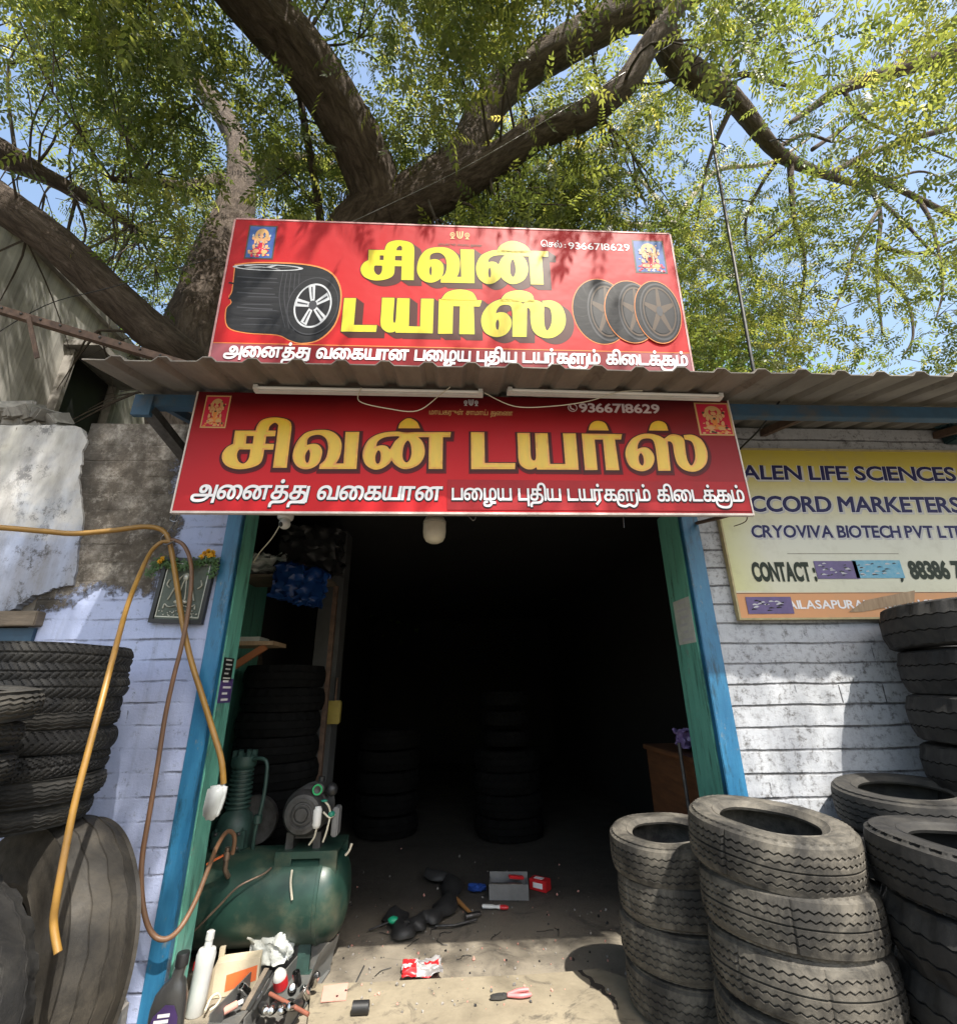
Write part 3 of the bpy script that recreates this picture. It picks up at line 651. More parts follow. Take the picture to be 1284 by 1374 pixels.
# ================================================================ SHOP BUILDING
def brickwall(name, base, base2, dirtc, peel=None, cz=.113, mortar=.55, dirt=.6, d1=(.57,.68), d2=(.42,.62), fl=(.38,.55), fb=.3):
    q = NT(name); o = q.sep()
    cb = q.n.new('ShaderNodeCombineXYZ'); q.t.links.new(o[0], cb.inputs[0]); q.t.links.new(o[2], cb.inputs[1])
    wob = q.n.new('ShaderNodeVectorMath'); wob.operation = 'ADD'; q.t.links.new(cb.outputs[0], wob.inputs[0])
    nz = q.n.new('ShaderNodeTexNoise'); q.t.links.new(q.tc(), nz.inputs['Vector']); nz.inputs['Scale'].default_value = 2.4; nz.inputs['Detail'].default_value = 3
    sc = q.n.new('ShaderNodeVectorMath'); sc.operation = 'SCALE'; q.t.links.new(nz.outputs['Color'], sc.inputs[0]); sc.inputs[3].default_value = .026; q.t.links.new(sc.outputs[0], wob.inputs[1])
    br = q.n.new('ShaderNodeTexBrick'); q.t.links.new(wob.outputs[0], br.inputs['Vector'])
    br.inputs['Scale'].default_value = 1; br.inputs['Brick Width'].default_value = .27; br.inputs['Row Height'].default_value = cz
    br.inputs['Mortar Size'].default_value = .0045; br.inputs['Mortar Smooth'].default_value = .35
    br.inputs['Color1'].default_value = (.9,.9,.9,1); br.inputs['Color2'].default_value = (1,1,1,1); br.inputs['Mortar'].default_value = (0,0,0,1)
    # joints: the level ones open, the upright ones mostly filled with paint
    rz = q.math('FRACT', q.math('DIVIDE', q.math('ADD', q.sep(wob.outputs[0])[1], .004), cz)); dj = q.math('MINIMUM', rz, q.math('SUBTRACT', 1.0, rz))
    dj = q.math('ADD', dj, q.math('MULTIPLY', q.math('SUBTRACT', q.noise(38, 6, .75), .5), .11)); bed = q.ramp(dj, [(.012, (1,1,1)), (.075, (0,0,0))])
    fil = q.r01(q.noise(2.6, 7, .7), *fl); up = q.r01(q.noise(3.7, 5, .6), .56, .64)
    joint = q.math('MAXIMUM', q.math('MULTIPLY', bed, q.math('ADD', q.math('MULTIPLY', fil, 1-fb), fb)), q.math('MULTIPLY', br.outputs['Fac'], up), True)
    c = q.ramp(q.noise(3.0, 8, .65), [(.3, base), (.7, base2)])
    c = q.mix(1.0, c, br.outputs['Color'], 'MULTIPLY') if False else c
    sp = q.math('MULTIPLY', q.r01(q.noise(22, 10, .8), *d1), q.r01(q.noise(2.4, 6, .65), *d2))
    c = q.mix(q.math('MULTIPLY', sp, dirt), c, dirtc)
    stv = q.mapped((9, 9, .8)); c = q.mix(q.math('MULTIPLY', q.r01(q.noise(1.6, 6, .6, stv), .55, .8), .4), c, dirtc)
    c = q.mix(q.math('MULTIPLY', joint, mortar), c, (.05,.048,.05))
    h = q.math('SUBTRACT', 1.0, joint)
    if peel: 
        k = peel(q, o); rough = q.ramp(q.math('ADD', q.math('MULTIPLY', q.noise(15, 12, .82), .6), q.math('MULTIPLY', q.noise(4, 6, .6), .4)), [(.36, (.045,.038,.031)), (.5, (.13,.11,.09)), (.62, (.33,.30,.265))])
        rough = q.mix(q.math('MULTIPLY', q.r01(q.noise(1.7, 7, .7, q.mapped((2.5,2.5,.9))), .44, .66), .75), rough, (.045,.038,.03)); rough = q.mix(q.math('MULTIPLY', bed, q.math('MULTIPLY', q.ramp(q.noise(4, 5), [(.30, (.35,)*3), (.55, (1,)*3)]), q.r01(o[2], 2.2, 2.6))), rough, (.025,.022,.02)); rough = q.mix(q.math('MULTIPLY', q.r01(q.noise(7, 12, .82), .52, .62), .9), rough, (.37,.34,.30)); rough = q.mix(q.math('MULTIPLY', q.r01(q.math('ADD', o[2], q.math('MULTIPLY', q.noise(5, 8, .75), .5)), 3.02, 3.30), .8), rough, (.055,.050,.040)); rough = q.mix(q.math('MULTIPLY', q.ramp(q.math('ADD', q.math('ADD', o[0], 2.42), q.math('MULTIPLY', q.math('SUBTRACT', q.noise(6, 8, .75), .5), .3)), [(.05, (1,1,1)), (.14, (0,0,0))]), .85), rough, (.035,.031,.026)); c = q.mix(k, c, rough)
        h = q.math('SUBTRACT', h, q.math('MULTIPLY', k, q.math('ADD', .8, q.math('MULTIPLY', q.noise(12, 10, .8), 1.6))))
    q.col(c); q.set(.82, 0, .3)
    h2 = q.math('ADD', h, q.math('MULTIPLY', q.noise(45, 8, .7), .35)); b1 = q.bump(h2, .75, .012); return q.m
def peel_left(q, o):
    n = q.noise(3.6, 12, .8); f = q.math('ADD', q.math('SUBTRACT', n, .5), q.math('MULTIPLY', q.math('SUBTRACT', q.noise(1.3, 3), .5), .6)); fx = q.math('ADD', o[0], q.math('MULTIPLY', f, .55)); fz = q.math('ADD', o[2], q.math('MULTIPLY', f, 1.1))
    a = q.math('MULTIPLY', q.r01(fz, 2.04, 2.10), q.ramp(fx, [(.0, (0,0,0)), (.02, (1,1,1))]))
    xr = q.math('SUBTRACT', -1.735, fx); return q.math('MULTIPLY', q.r01(xr, 0, .03), q.ramp(q.math('MULTIPLY', fz, .25), [(.505, (0,0,0)), (.52, (1,1,1))]))
M['lavender'] = brickwall('lavender_brick', (.43,.485,.68), (.33,.385,.58), (.09,.09,.10), peel_left, .113, .62, .85, (.55,.66), (.40,.58), (.46,.60), .06)
M['greywhite'] = brickwall('grey_white_brick', (.50,.515,.54), (.35,.365,.40), (.095,.09,.085), None, .117, .9, .95, (.50,.62), (.36,.54))
q = NT('blue_door_paint'); c = q.ramp(q.noise(4, 8, .7, q.mapped((6,6,1))), [(.3, (.016,.11,.23)), (.7, (.032,.175,.32))]); c = q.mix(q.r01(q.noise(2.2, 9, .75, q.mapped((5,5,1))), .52, .62), c, (.014,.06,.105)); c = q.mix(q.r01(q.noise(16, 9, .8, q.mapped((1,1,.5))), .60, .66), c, (.15,.19,.21)); c = q.mix(q.r01(q.noise(11, 9, .8), .64, .69), c, (.05,.035,.025)); q.col(c); q.set(.4); q.bump(q.noise(50, 5), .2, .004); M['bluepaint'] = q.m
q = NT('green_door_paint'); v = q.mapped((7,7,.8)); c = q.ramp(q.noise(3, 8, .7, v), [(.3, (.11,.36,.28)), (.7, (.17,.46,.36))]); c = q.mix(q.r01(q.noise(2.2, 9, .78, v), .50, .64), c, (.055,.15,.12)); c = q.mix(q.r01(q.noise(9, 9, .8), .61, .67), c, (.20,.26,.23)); c = q.mix(q.r01(q.noise(6, 10, .8), .63, .68), c, (.07,.05,.04)); c = q.mix(q.math('MULTIPLY', q.r01(q.noise(30, 8, .8), .62, .7), .7), c, (.05,.09,.08)); q.col(c); q.set(.45); q.bump(q.noise(30, 6), .25, .005); M['greenpaint'] = q.m
M['inner'] = pmat('shade_darkened_plaster', (.016,.016,.016), (.010,.010,.010), 2, .9, .3, 20); M['inner_white'] = pmat('dingy_white_plaster', (.11,.113,.117), (.06,.06,.062), 2.5, .85, .3, 20)  # inner walls coloured near black; the room's darkness is put into them
shop = empty('shop_building', (0, 2.9, 0), 'single storey brick tyre shop with an open dark doorway and faded lavender and white walls', 'shop')
O = (0, 2.9, 0)
LX0, LX1, RX0, RX1 = -1.416, -1.325, 1.488, 1.60
mb = MB(); mb.box((-2.42, 2.9, 0), (-1.40, 3.2, 3.20)); mb.build('painted_wall', M['lavender'], shop, O)
mb = MB(); mb.box((1.575, 2.9, 0), (5.5, 3.2, 3.235)); w_r = mb.build('painted_wall', M['greywhite'], shop, O); w_r['label'] = 'grey white brick wall right of the doorway'
mb = MB(); mb.box((-1.398, 2.905, 2.66), (1.573, 3.2, 3.235)); mb.build('lintel_wall', M['greywhite'], shop, O)
mb = MB(); mb.box((LX0, 2.882, -.004), (LX1, 2.93, 2.75), 0, None, .004); mb.box((RX0, 2.882, -.004), (RX1, 2.93, 2.75), 0, None, .004); mb.box((LX1+.001, 2.884, 2.655), (RX0-.001, 2.93, 2.745)); mb.build('door_frame', M['bluepaint'], shop, O)
for x0, x1, y1 in ((-1.396, LX1+.003, 3.12), (RX0-.003, 1.57, 3.235)):
    mb = MB(); mb.box((x0, 2.937, -.004), (x1, y1, 2.655), 0, None, .006); p = mb.build('door_jamb', M['greenpaint'], shop, O)
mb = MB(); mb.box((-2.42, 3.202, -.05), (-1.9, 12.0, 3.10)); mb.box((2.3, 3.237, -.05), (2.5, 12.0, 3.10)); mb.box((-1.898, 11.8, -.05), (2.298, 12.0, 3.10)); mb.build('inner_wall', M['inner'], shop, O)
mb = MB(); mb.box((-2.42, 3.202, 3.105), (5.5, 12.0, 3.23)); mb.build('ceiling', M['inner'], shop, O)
mb = MB(); mb.box((-1.36, 4.9, -.05), (-1.13, 5.15, 3.1)); mb.build('pillar', M['inner_white'], shop, O)
mb = MB(); mb.box((-1.895, 3.24, 0), (-1.885, 4.9, 2.7)); mb.build('side_panel', M['greenpaint'], shop, O)
def sticker(u0, v0, u1, v1, X, m1, nm='sticker', k=4, mk='white_ink'):
    a = W(u0, v0, X=X); b = W(u1, v1, X=X); mb = MB(); e = .002 if X < 0 else -.002
    y0, y1 = sorted((a.y, b.y)); z0, z1 = sorted((a.z, b.z)); y0 = max(y0, 2.945)
    mb.box((min(X, X+e), y0, z0), (max(X, X+e), y1, z1)); 
    for i in range(k):
        zz = lerp(z0, z1, (i+.35)/k); hh = (z1-z0)/k*.35; yy = lerp(y0, y1, .12+.2*rng.random()); y2 = lerp(y0, y1, .6+.3*rng.random())
        mb.add([(X+e*1.6, yy, zz), (X+e*1.6, y2, zz), (X+e*1.6, y2, zz+hh), (X+e*1.6, yy, zz+hh)], [(0,1,2,3)], 1)
    return mb.build(nm, [m1, M[mk]], shop, O)
XL = LX1+.003; XR = RX0-.003
sticker(292, 913, 314, 884, XL, M['black'], k=5, mk='paper')['label'] = 'black and white sticker'
sticker(288, 944, 313, 911, XL, M['violet'], k=4)['label'] = 'purple sticker'
sticker(912, 866, 932, 797, XR, M['paper'], k=6, mk='greyshadow_ink')['label'] = 'faded paper notice'
# threshold slab with a broken right corner
mb = MB(); pts = [(-.78,3.02),(.72,3.02),(.80,3.06),(.90,3.02),(1.02,2.7),(1.05,2.4),(-.9,2.4),(-.9,2.7)]
pts = [(-.55,2.3),(1.16,2.3),(1.12,2.75),(1.02,3.02),(.96,3.17),(.89,3.25),(.80,3.315),(.70,3.30),(.4,3.285),(0,3.29),(-.4,3.28),(-.745,3.29),(-.66,2.9)]
mb.prism(pts, -.004, .045)
q = NT('worn_step_plaster'); c = q.ramp(q.noise(3.2, 9, .7), [(.3, (.18,.152,.106)), (.7, (.31,.265,.188))]); c = q.mix(q.r01(q.noise(5, 9, .75, dist=1.2), .54, .66), c, (.10,.085,.065)); q.col(c); q.set(.9); q.bump(q.noise(25, 9, .7), .4, .01)
mb.build('doorstep', q.m, shop, O)
mb = MB()
P = [(.70,3.30),(.71,3.25),(.735,3.22),(.74,3.17),(.775,3.14),(.77,3.08),(.80,3.04),(.79,2.95)]
v, f = ribbon(P, .022); mb.add([Vector((x+.006*mnoise.noise(Vector((x*60, y*60, 0))), y, .0475)) for x, y in v], f, 0)
v, f = ribbon([(.72,3.16),(.75,3.145),(.765,3.12)], .05); mb.add([Vector((x, y, .0478)) for x, y in v], f, 0)
mb.build('crack', pmat('crack_shadow_dirt', (.03,.025,.02), (.05,.04,.03), 20, .95, 0), shop, O)

# ================================================================ CANOPY
canopy = empty('canopy', (0, 2.9, 3.2), 'dusty corrugated sheet canopy on a blue steel beam over the shop front', 'canopy')
mb = MB(); prof = []; x = -1.80; p_ = .2165
while x < 5.2:
    prof += [(x, 0), (x+.105, 0), (x+.130, .026), (x+.172, .026), (x+.197, 0)]; x += p_
ys_ = [1.995, 2.2, 2.45, 2.7, 2.95, 3.25]; vs = []; fs = []; n = len(prof)
for t_ in (0, .006):
    for j, yy in enumerate(ys_):
        for i, (xx, zz) in enumerate(prof):
            vs.append((xx, yy+(.006*mnoise.noise(Vector((xx*3, 1, 2))) if j == 0 else 0), 3.022+(yy-2)*.255+zz+t_+.006*mnoise.noise(Vector((xx*1.3, yy*2, 5)))))
m_ = len(ys_)*n
for j in range(len(ys_)-1):
    for i in range(n-1):
        a = j*n+i; fs += [(a, a+1, a+n+1, a+n), (m_+a, m_+a+n, m_+a+n+1, m_+a+1)]
for i in range(n-1): fs.append((i, m_+i, m_+i+1, i+1))
for j in range(len(ys_)-1): fs += [(j*n, (j+1)*n, m_+(j+1)*n, m_+j*n)]
mb.add(vs, fs)
q = NT('dusty_sheet'); v = q.mapped((3,1,1)); c = q.ramp(q.noise(2.5, 9, .7, v), [(.3, (.135,.121,.104)), (.7, (.235,.213,.182))]); c = q.mix(q.r01(q.noise(6, 9, .75), .58, .75), c, (.07,.055,.042)); q.col(c); q.set(.75); q.bump(q.noise(40, 6), .2, .005); M['sheet'] = q.m
mb.build('corrugated_sheet', M['sheet'], canopy, (0, 2.9, 3.2))
M['bluebeam'] = pmat('blue_beam_paint', (.035,.095,.17), (.025,.06,.10), 5, .6, .2, 40, dirt=(.10,.09,.08), dscale=5)
mb = MB(); mb.box((-1.76, 2.385, 3.015), (5.2, 2.445, 3.095), 0, None, .004); mb.build('beam', M['bluebeam'], canopy, (0, 2.9, 3.2))
for x in (-1.70, -.4, .9, 2.2, 3.5):
    mb = MB(); mb.beam((x, 2.46, 3.085), (x, 2.895, 3.19), .04, .05); mb.build('rafter', M['rust'] if x > -1.6 else M['bluebeam'], canopy, (0, 2.9, 3.2))
mb = MB(); mb.beam((-1.72, 2.40, 3.0), (-1.60, 2.895, 2.78), .07, .05); mb.build('brace', M['darksteel'], canopy, (0, 2.9, 3.2))
mb = MB(); mb.box((-1.79, 2.37, 2.95), (-1.69, 2.40, 3.08)); mb.build('bracket', M['bluebeam'], canopy, (0, 2.9, 3.2))

# tube lights along the top of the lower sign
for k, (ua, va, ub_, vb) in enumerate(((342, 523, 648, 529), (680, 526, 967, 534))):
    a = W(ua, va, Y=2.29); b = W(ub_, vb, Y=2.29)
    t = empty('tube_light', a, ['left white fluorescent tube light batten under the roof edge', 'right white fluorescent tube light batten under the roof edge'][k], 'tube light', 'tube lights above the lower sign')
    mb = MB(); mb.beam(a, b, .028, .028); mb.build('batten', M['white'], t, a)
    mb = MB(); o_ = Vector((0, -.025, -.002)); mb.tube([a+o_+(b-a)*.02, a+o_+(b-a)*.98], .009, 10); mb.build('tube', pmat('frosted_glass', (.78,.78,.76), (.7,.7,.68), 6, .2, 0), t, a, 60)
    for s_ in (.012, .988): mb = MB(); c_ = a+(b-a)*s_; mb.box(tuple(c_+Vector((-.012,-.036,-.014))), tuple(c_+Vector((.012,-.014,.012)))); mb.build('end_cap', M['white'], t, a)
    mb = MB(); P = [(W(u, v_, Y=2.25)) for u, v_ in ([(485,520),(482,538),(520,548),(560,551),(590,530),(604,519)] if k == 0 else [(650,527),(690,545),(740,545),(790,538),(830,526),(862,524)])]
    mb.tube(spline(P, 6), .0028, 5); mb.build('wire', M['cream'], t, a, 60)

# ================================================================ NEIGHBOURING WALL AND BUILDING AT LEFT
q = NT('flaking_whitewash'); v = q.mapped((1.2,1,1))
c = q.ramp(q.noise(2.2, 9, .65, v), [(.3, (.40,.385,.34)), (.52, (.47,.465,.46)), (.72, (.30,.345,.43))])
z = q.sep()[2]; c = q.mix(q.math('MULTIPLY', q.r01(q.math('ADD', q.math('SUBTRACT', 2.52, z), q.math('MULTIPLY', q.math('SUBTRACT', q.noise(3, 6, .7), .5), .5)), 0, .12), .75), c, (.31,.37,.54))
c = q.mix(q.math('MULTIPLY', q.r01(q.noise(1.6, 8, .7, q.mapped((3,3,.8))), .42, .66), .7), c, (.19,.18,.17)); c = q.mix(q.math('MULTIPLY', q.r01(q.noise(4.5, 10, .82, v), .53, .60), q.r01(q.noise(1.1, 4, .6), .46, .58)), c, (.10,.10,.105)); c = q.mix(q.math('MULTIPLY', q.r01(q.noise(18, 10, .8), .56, .64), .25), c, (.14,.135,.13)); q.col(c); q.set(.9, 0, .2); q.bump(q.noise(34, 9, .75), .35, .006); M['whitewash'] = q.m
nb = empty('boundary_wall', (-3, 2.9, 0), 'old whitewashed wall with flaking plaster left of the shop', 'wall')
mb = MB(); mb.box((-6, 2.93, 0), (-2.425, 3.2, 3.12)); mb.build('rough_masonry', pmat('rough_masonry', (.20,.18,.155), (.11,.10,.085), 6, .95, .8, 22, dirt=(.36,.34,.30), dscale=5), nb, (-3, 2.9, 0))
mb = MB(); px = [(-260,580),(-100,572),(0,568),(60,567),(104,570),(113,588),(106,606),(102,640),(105,668),(108,700),(101,730),(98,760),(93,783),(76,786),(58,792),(38,798),(24,809),(8,818),(-60,830),(-260,850)]
P = []
for i in range(len(px)):
    a = px[i]; b = px[(i+1) % len(px)]
    for k in range(8):
        t = k/8; u = lerp(a[0], b[0], t); v_ = lerp(a[1], b[1], t); nn = (mnoise.noise(Vector((u*.11, v_*.11, 3)))*2.2+mnoise.noise(Vector((u*.4, v_*.4, 7)))*1.6)*(1 if u > -20 else 0)
        p = W(u+nn, v_+nn, Y=2.86); P.append((p.x, p.z))
MX = Matrix(((1,0,0,0),(0,0,1,0),(0,1,0,0),(0,0,0,1)))
mb.prism(P, 2.884, 2.93, 0, MX); mb.build('plaster_coat', M['whitewash'], nb, (-3, 2.9, 0))
a = W(-120, 815, Y=2.87); b = W(51, 840, Y=2.87)
mb = MB(); mb.box((a.x, 2.84, W(20, 840, Y=2.85).z), (b.x, 2.93, W(20, 820, Y=2.85).z), 0, None, .005); mb.build('wooden_lintel', M['greywood'], nb, (-3, 2.9, 0))
mb = MB(); mb.box((a.x, 2.875, .6), (b.x-.02, 2.928, W(20, 842, Y=2.85).z)); mb.build('blue_shutter', pmat('dark_blue_shutter', (.02,.06,.11), (.015,.04,.07), 5, .6, .2, 30), nb, (-3, 2.9, 0))
mb = MB(); r_ = random.Random(12)
for k in range(60):
    c_ = W(r_.uniform(-120, 82), 560, Y=3.02); h_ = r_.uniform(.025, .07)*(1.3 if c_.x < -2.75 else .8); z0 = 3.12+r_.choice((0, 0, .05, .10, .14))*(1 if c_.x < -2.7 else .3)
    Mx = Matrix.Translation((c_.x, 3.0+r_.uniform(-.06,.08), z0+h_*.6)) @ Euler((r_.uniform(-.5,.5), r_.uniform(-.5,.5), r_.uniform(0,3))).to_matrix().to_4x4()
    mb.box((-h_*1.3,-h_,-h_*.7), (h_*1.3,h_,h_*.7), 0, Mx, .012)
mb.jitter(.03, 18, 4); tag(mb.build('rubble_heap', pmat('grey_rubble', (.22,.205,.185), (.10,.095,.083), 5, .95, .7, 18, dirt=(.42,.40,.36)), None, W(10, 560, Y=3.0), 30), 'grey broken masonry lying on top of the whitewashed wall', 'rubble')

q = NT('streaked_render'); v = q.mapped((1, 5.5, .12)); c = q.ramp(q.math('ADD', q.math('MULTIPLY', q.noise(2.0, 10, .75, v), .65), q.math('MULTIPLY', q.noise(1.3, 10, .75), .35)), [(.36, (.20,.19,.17)), (.50, (.40,.385,.35)), (.64, (.58,.555,.50))])
c = q.mix(q.r01(q.noise(3.5, 10, .75, v), .58, .72), c, (.07,.066,.058)); q.col(c); q.set(.9); q.bump(q.noise(30, 8), .2, .006); M['streaked'] = q.m
gb = empty('grey_building', (-7, 5, 0), 'tall old grey rendered building with dark vertical streaks behind the left limb', 'building')
mb = MB(); mb.box((-10, 1.0, 0), (-5.0, 7.3, 6.45)); mb.build('wall', M['streaked'], gb, (-7, 5, 0))
mb = MB(); mb.box((-10.1, .9, 6.451), (-4.93, 7.38, 6.56)); mb.build('coping', M['concrete'], gb, (-7, 5, 0))
a = W(105, 560, X=-5); b = W(125, 500, X=-5)
mb = MB(); mb.box((-5.02, a.y-.35, b.z-1.0), (-4.985, a.y+.30, b.z)); mb.build('window', M['black'], gb, (-7, 5, 0))
mb = MB(); mb.box((-4.99, a.y-.55, b.z+.02), (-4.55, a.y+.45, b.z+.1)); mb.beam((-4.97, a.y-.45, b.z-1.0), (-4.97, a.y-.45, b.z), .06, .16); mb.beam((-4.97, a.y+.36, b.z-1.0), (-4.97, a.y+.36, b.z), .06, .16); mb.build('window_frame', M['concrete'], gb, (-7, 5, 0))
a = W(-40, 402, Y=2.75); b = W(255, 490, Y=2.75)
rail = empty('steel_rail', a, 'rusty steel angle rail with bolts running to the roof corner', 'rail')
mb = MB(); mb.beam(a, b, .008, .05); mb.beam(a+Vector((0,.025,-.02)), b+Vector((0,.025,-.02)), .05, .006); mb.build('angle_bar', M['rust'], rail, a)
mb = MB(); mb.beam(W(38, 424, Y=2.735), W(50, 480, Y=2.735), .028, .008, 0, (0,1,0)); mb.build('strap', M['rust'], rail, a)
for i in range(9): mb = MB(); c_ = a+(b-a)*(.15+.09*i); mb.ball(c_+Vector((0,-.008,.005)), .009, 0, 5); mb.build('bolt', M['darksteel'], rail, a)
# ================================================================ TYRES
def tri(t): t = t % 1; return 4*t if t < .25 else (2-4*t if t < .75 else 4*t-4)
def tyre_mesh(name, R, wd, rb, tread='zig', K=44, N=176, mat='tyre_grey', seed=0, grooves=(-.27,-.09,.09,.27), gdep=.011, crown=.008):
    """one tyre about the z axis: bead, ribbed sidewall, treaded crown and hollow inside"""
    h = R-rb; hw = wd/2; P = []           # (radius, axial, kind)
    tw = hw*(.80 if tread in ('zig', 'block', 'rib', 'lug') else .93)
    P += [(rb+.10*h, -.66*hw, 0), (rb+.005, -.62*hw, 0), (rb, -.74*hw, 0), (rb+.012, -.82*hw, 0), (rb+.05*h+.01, -.84*hw, 0), (rb+.18*h, -.90*hw, 0), (rb+.22*h, -.955*hw, 0), (rb+.25*h, -.925*hw, 0), (rb+.48*h, -1.0*hw, 0), (rb+.66*h, -.985*hw, 0), (rb+.70*h, -.965*hw, 0), (rb+.73*h, -.985*hw, ('ser', 0)), (rb+.82*h, -.955*hw, ('ser', 0))]
    if tread == 'moto':
        m = 17
        for i in range(m):
            t = -1+2*i/(m-1); a = t*1.15; P.append((R-h*.36*(1-math.cos(a))*1.0, hw*math.sin(a)/math.sin(1.15)*.985, ('moto', t)))
    else:
        P.append((R-.022, -tw*1.10, ('sh', -1))); P.append((R-crown, -tw, ('e', -1)))
        gw = .0058
        for g in grooves:
            z = g*2*tw/1.0*1.0; cr = crown*(abs(z)/tw)**2*.7
            P += [(R-cr, z-gw/2-.0012, ('g', 0)), (R-cr-gdep, z-gw/2+.0006, ('g', 1)), (R-cr-gdep, z+gw/2-.0006, ('g', 1)), (R-cr, z+gw/2+.0012, ('g', 0))]
        P.append((R-crown, tw, ('e', 1))); P.append((R-.022, tw*1.10, ('sh', 1)))
    P += [(r, -z, k) for r, z, k in reversed(P[:13])]
    P += [(R-.30*h, .86*hw, 0), (R-.13*h-.008, .62*hw, 0), (R-.11*h-.01, 0, 0), (R-.13*h-.008, -.62*hw, 0), (R-.30*h, -.86*hw, 0)]
    k = len(P); vs = []; fs = []; sd = Vector((seed*3.7, seed*1.9, seed))
    for j in range(N):
        th = 2*math.pi*j/N; c, s_ = math.cos(th), math.sin(th); sipe = tread == 'zig' and K > 50 and (j*7+seed*13) % N < 9 and j % 3 == 0
        dn = 1+.006*mnoise.noise(Vector((c*1.3, s_*1.3, 0))+sd); dz = .006*mnoise.noise(Vector((c*1.1, s_*1.1, 7))+sd)
        for r, z, kd in P:
            if kd and kd[0] == 'g' and abs(z) < .006 and K == 62: pass
            elif kd and kd[0] == 'g': z = z+.0042*tri(j*K/N)
            elif kd and kd[0] == 'sh' and tread in ('block', 'lug'): r = r-(.010 if (j*K/N/2) % 1 < .42 else 0)
            elif kd and kd[0] == 'e' and tread == 'lug': r = r-(.012 if (j*K/N/2) % 1 < .42 else 0)
            elif kd and kd[0] == 'ser': r = r+(.0022 if j % 4 < 2 else -.001)
            elif kd and kd[0] == 'moto':
                t = kd[1]; ph = (j*K/N+abs(t)*(1.5 if seed % 2 == 0 else 2.6)+(.5 if t > 0 else 0)) % 1
                if (.12 < abs(t) < .86 and ph < .24) or (abs(t) < .02 and seed % 3 != 1): r -= .0085
            if sipe and kd and kd[0] in ('g', 'e'): r -= .006
            vs.append((r*dn*c, r*dn*s_, z+dz))
    for j in range(N):
        j2 = (j+1) % N
        for i in range(k):
            i2 = (i+1) % k; fs.append((j*k+i, j2*k+i, j2*k+i2, j*k+i2))
    me = bpy.data.meshes.new(name); me.from_pydata(vs, [], fs); me.materials.append(M[mat])
    bm = bmesh.new(); bm.from_mesh(me); bmesh.ops.recalc_face_normals(bm, faces=bm.faces[:]); bm.to_mesh(me); bm.free()
    me.polygons.foreach_set('use_smooth', [True]*len(me.polygons)); me.set_sharp_from_angle(angle=R_(38)); return me
TM = {}
TM['van'] = [tyre_mesh('van_tyre', .325, .197, .19, 'zig', 62, 248, 'tyre_dusty', i, (-.32,-.15,0.0,.15,.32), .011) for i in (1, 2)]
TM['car'] = [tyre_mesh('car_tyre', .30, .185, .175, 'zig', 54, 216, 'tyre_dusty', 3, (-.3,-.1,.1,.3), .007)]
TM['cargrey'] = [tyre_mesh('car_tyre', .33, .19, .20, 'zig', 48, 192, 'tyre_grey', 4, (-.3,-.1,.1,.3), .008)]
TM['block'] = [tyre_mesh('block_tyre', .36, .20, .215, 'block', 68, 408, 'tyre_black', 5, (-.22,0,.22), .009)]
TM['truck'] = [tyre_mesh('truck_tyre', .50, .27, .27, 'lug', 52, 208, 'tyre_black', 6, (-.2,.2), .012, .02)]
TM['bigrib'] = [tyre_mesh('truck_tyre', .50, .29, .22, 'zig', 20, 160, 'tyre_brown', 7, (-.28,0,.28), .006, .03)]
TM['lug'] = [tyre_mesh('lug_tyre', .40, .215, .235, 'lug', 40, 160, 'tyre_black', 8, (-.2,.2), .012, .02)]
TM['dark'] = [tyre_mesh('lug_tyre', .40, .215, .235, 'lug', 40, 120, 'tyre_dark', 10, (-.2,.2), .012, .02)]
TM['moto'] = [tyre_mesh('motorcycle_tyre', .305, .092, .215, 'moto', 64, 320, 'tyre_black', i) for i in (2, 3, 4)]
TM['motorib'] = [tyre_mesh('motorcycle_tyre', .30, .096, .21, 'rib', 40, 120, 'tyre_grey', 9, (-.3,-.1,.1,.3), .005, .022)]
def tyre(me, loc, rot, label, group=None, s=1.0, name=None):
    o = bpy.data.objects.new(name or me.name.split('.')[0], me); COL.objects.link(o); o.location = loc; o.rotation_euler = rot; o.scale = (s, s, s)
    return tag(o, label, 'tyre', group)
ORD = ['topmost', 'second', 'third', 'fourth', 'fifth', 'sixth', 'seventh', 'eighth', 'ninth', 'tenth', 'eleventh']
# front stack by the doorway
fz = .985
spec = [(1.335, 2.30, 5, 3, 3), (1.345, 2.285, 1, 3, 40), (1.345, 2.28, 2.5, 3, 100), (1.34, 2.29, 0, 0, 160), (1.34, 2.285, 0, 0, 220)]
for k, (x, y, rx, ry, rz) in enumerate(spec):
    tyre(TM['van'][k % 2], (x, y, fz-.1-.1935*k), (R_(rx), R_(ry), R_(rz)), ORD[k]+' dusty grey zigzag tread tyre down the tall sunlit stack at the front right', 'tall sunlit stack of tyres', .98)
spec = [(1.14, 2.93, 3, -3, 0), (1.16, 2.92, -2, 2, 50), (1.15, 2.93, 1, 0, 90), (1.16, 2.925, 0, 0, 10)]
for k, (x, y, rx, ry, rz) in enumerate(spec):
    tyre(TM['car'][0], (x, y, .70-.183*k), (R_(rx), R_(ry), R_(rz)), ORD[k]+' smaller worn tyre down the low stack half hidden in the doorway', 'low stack of tyres in the doorway')
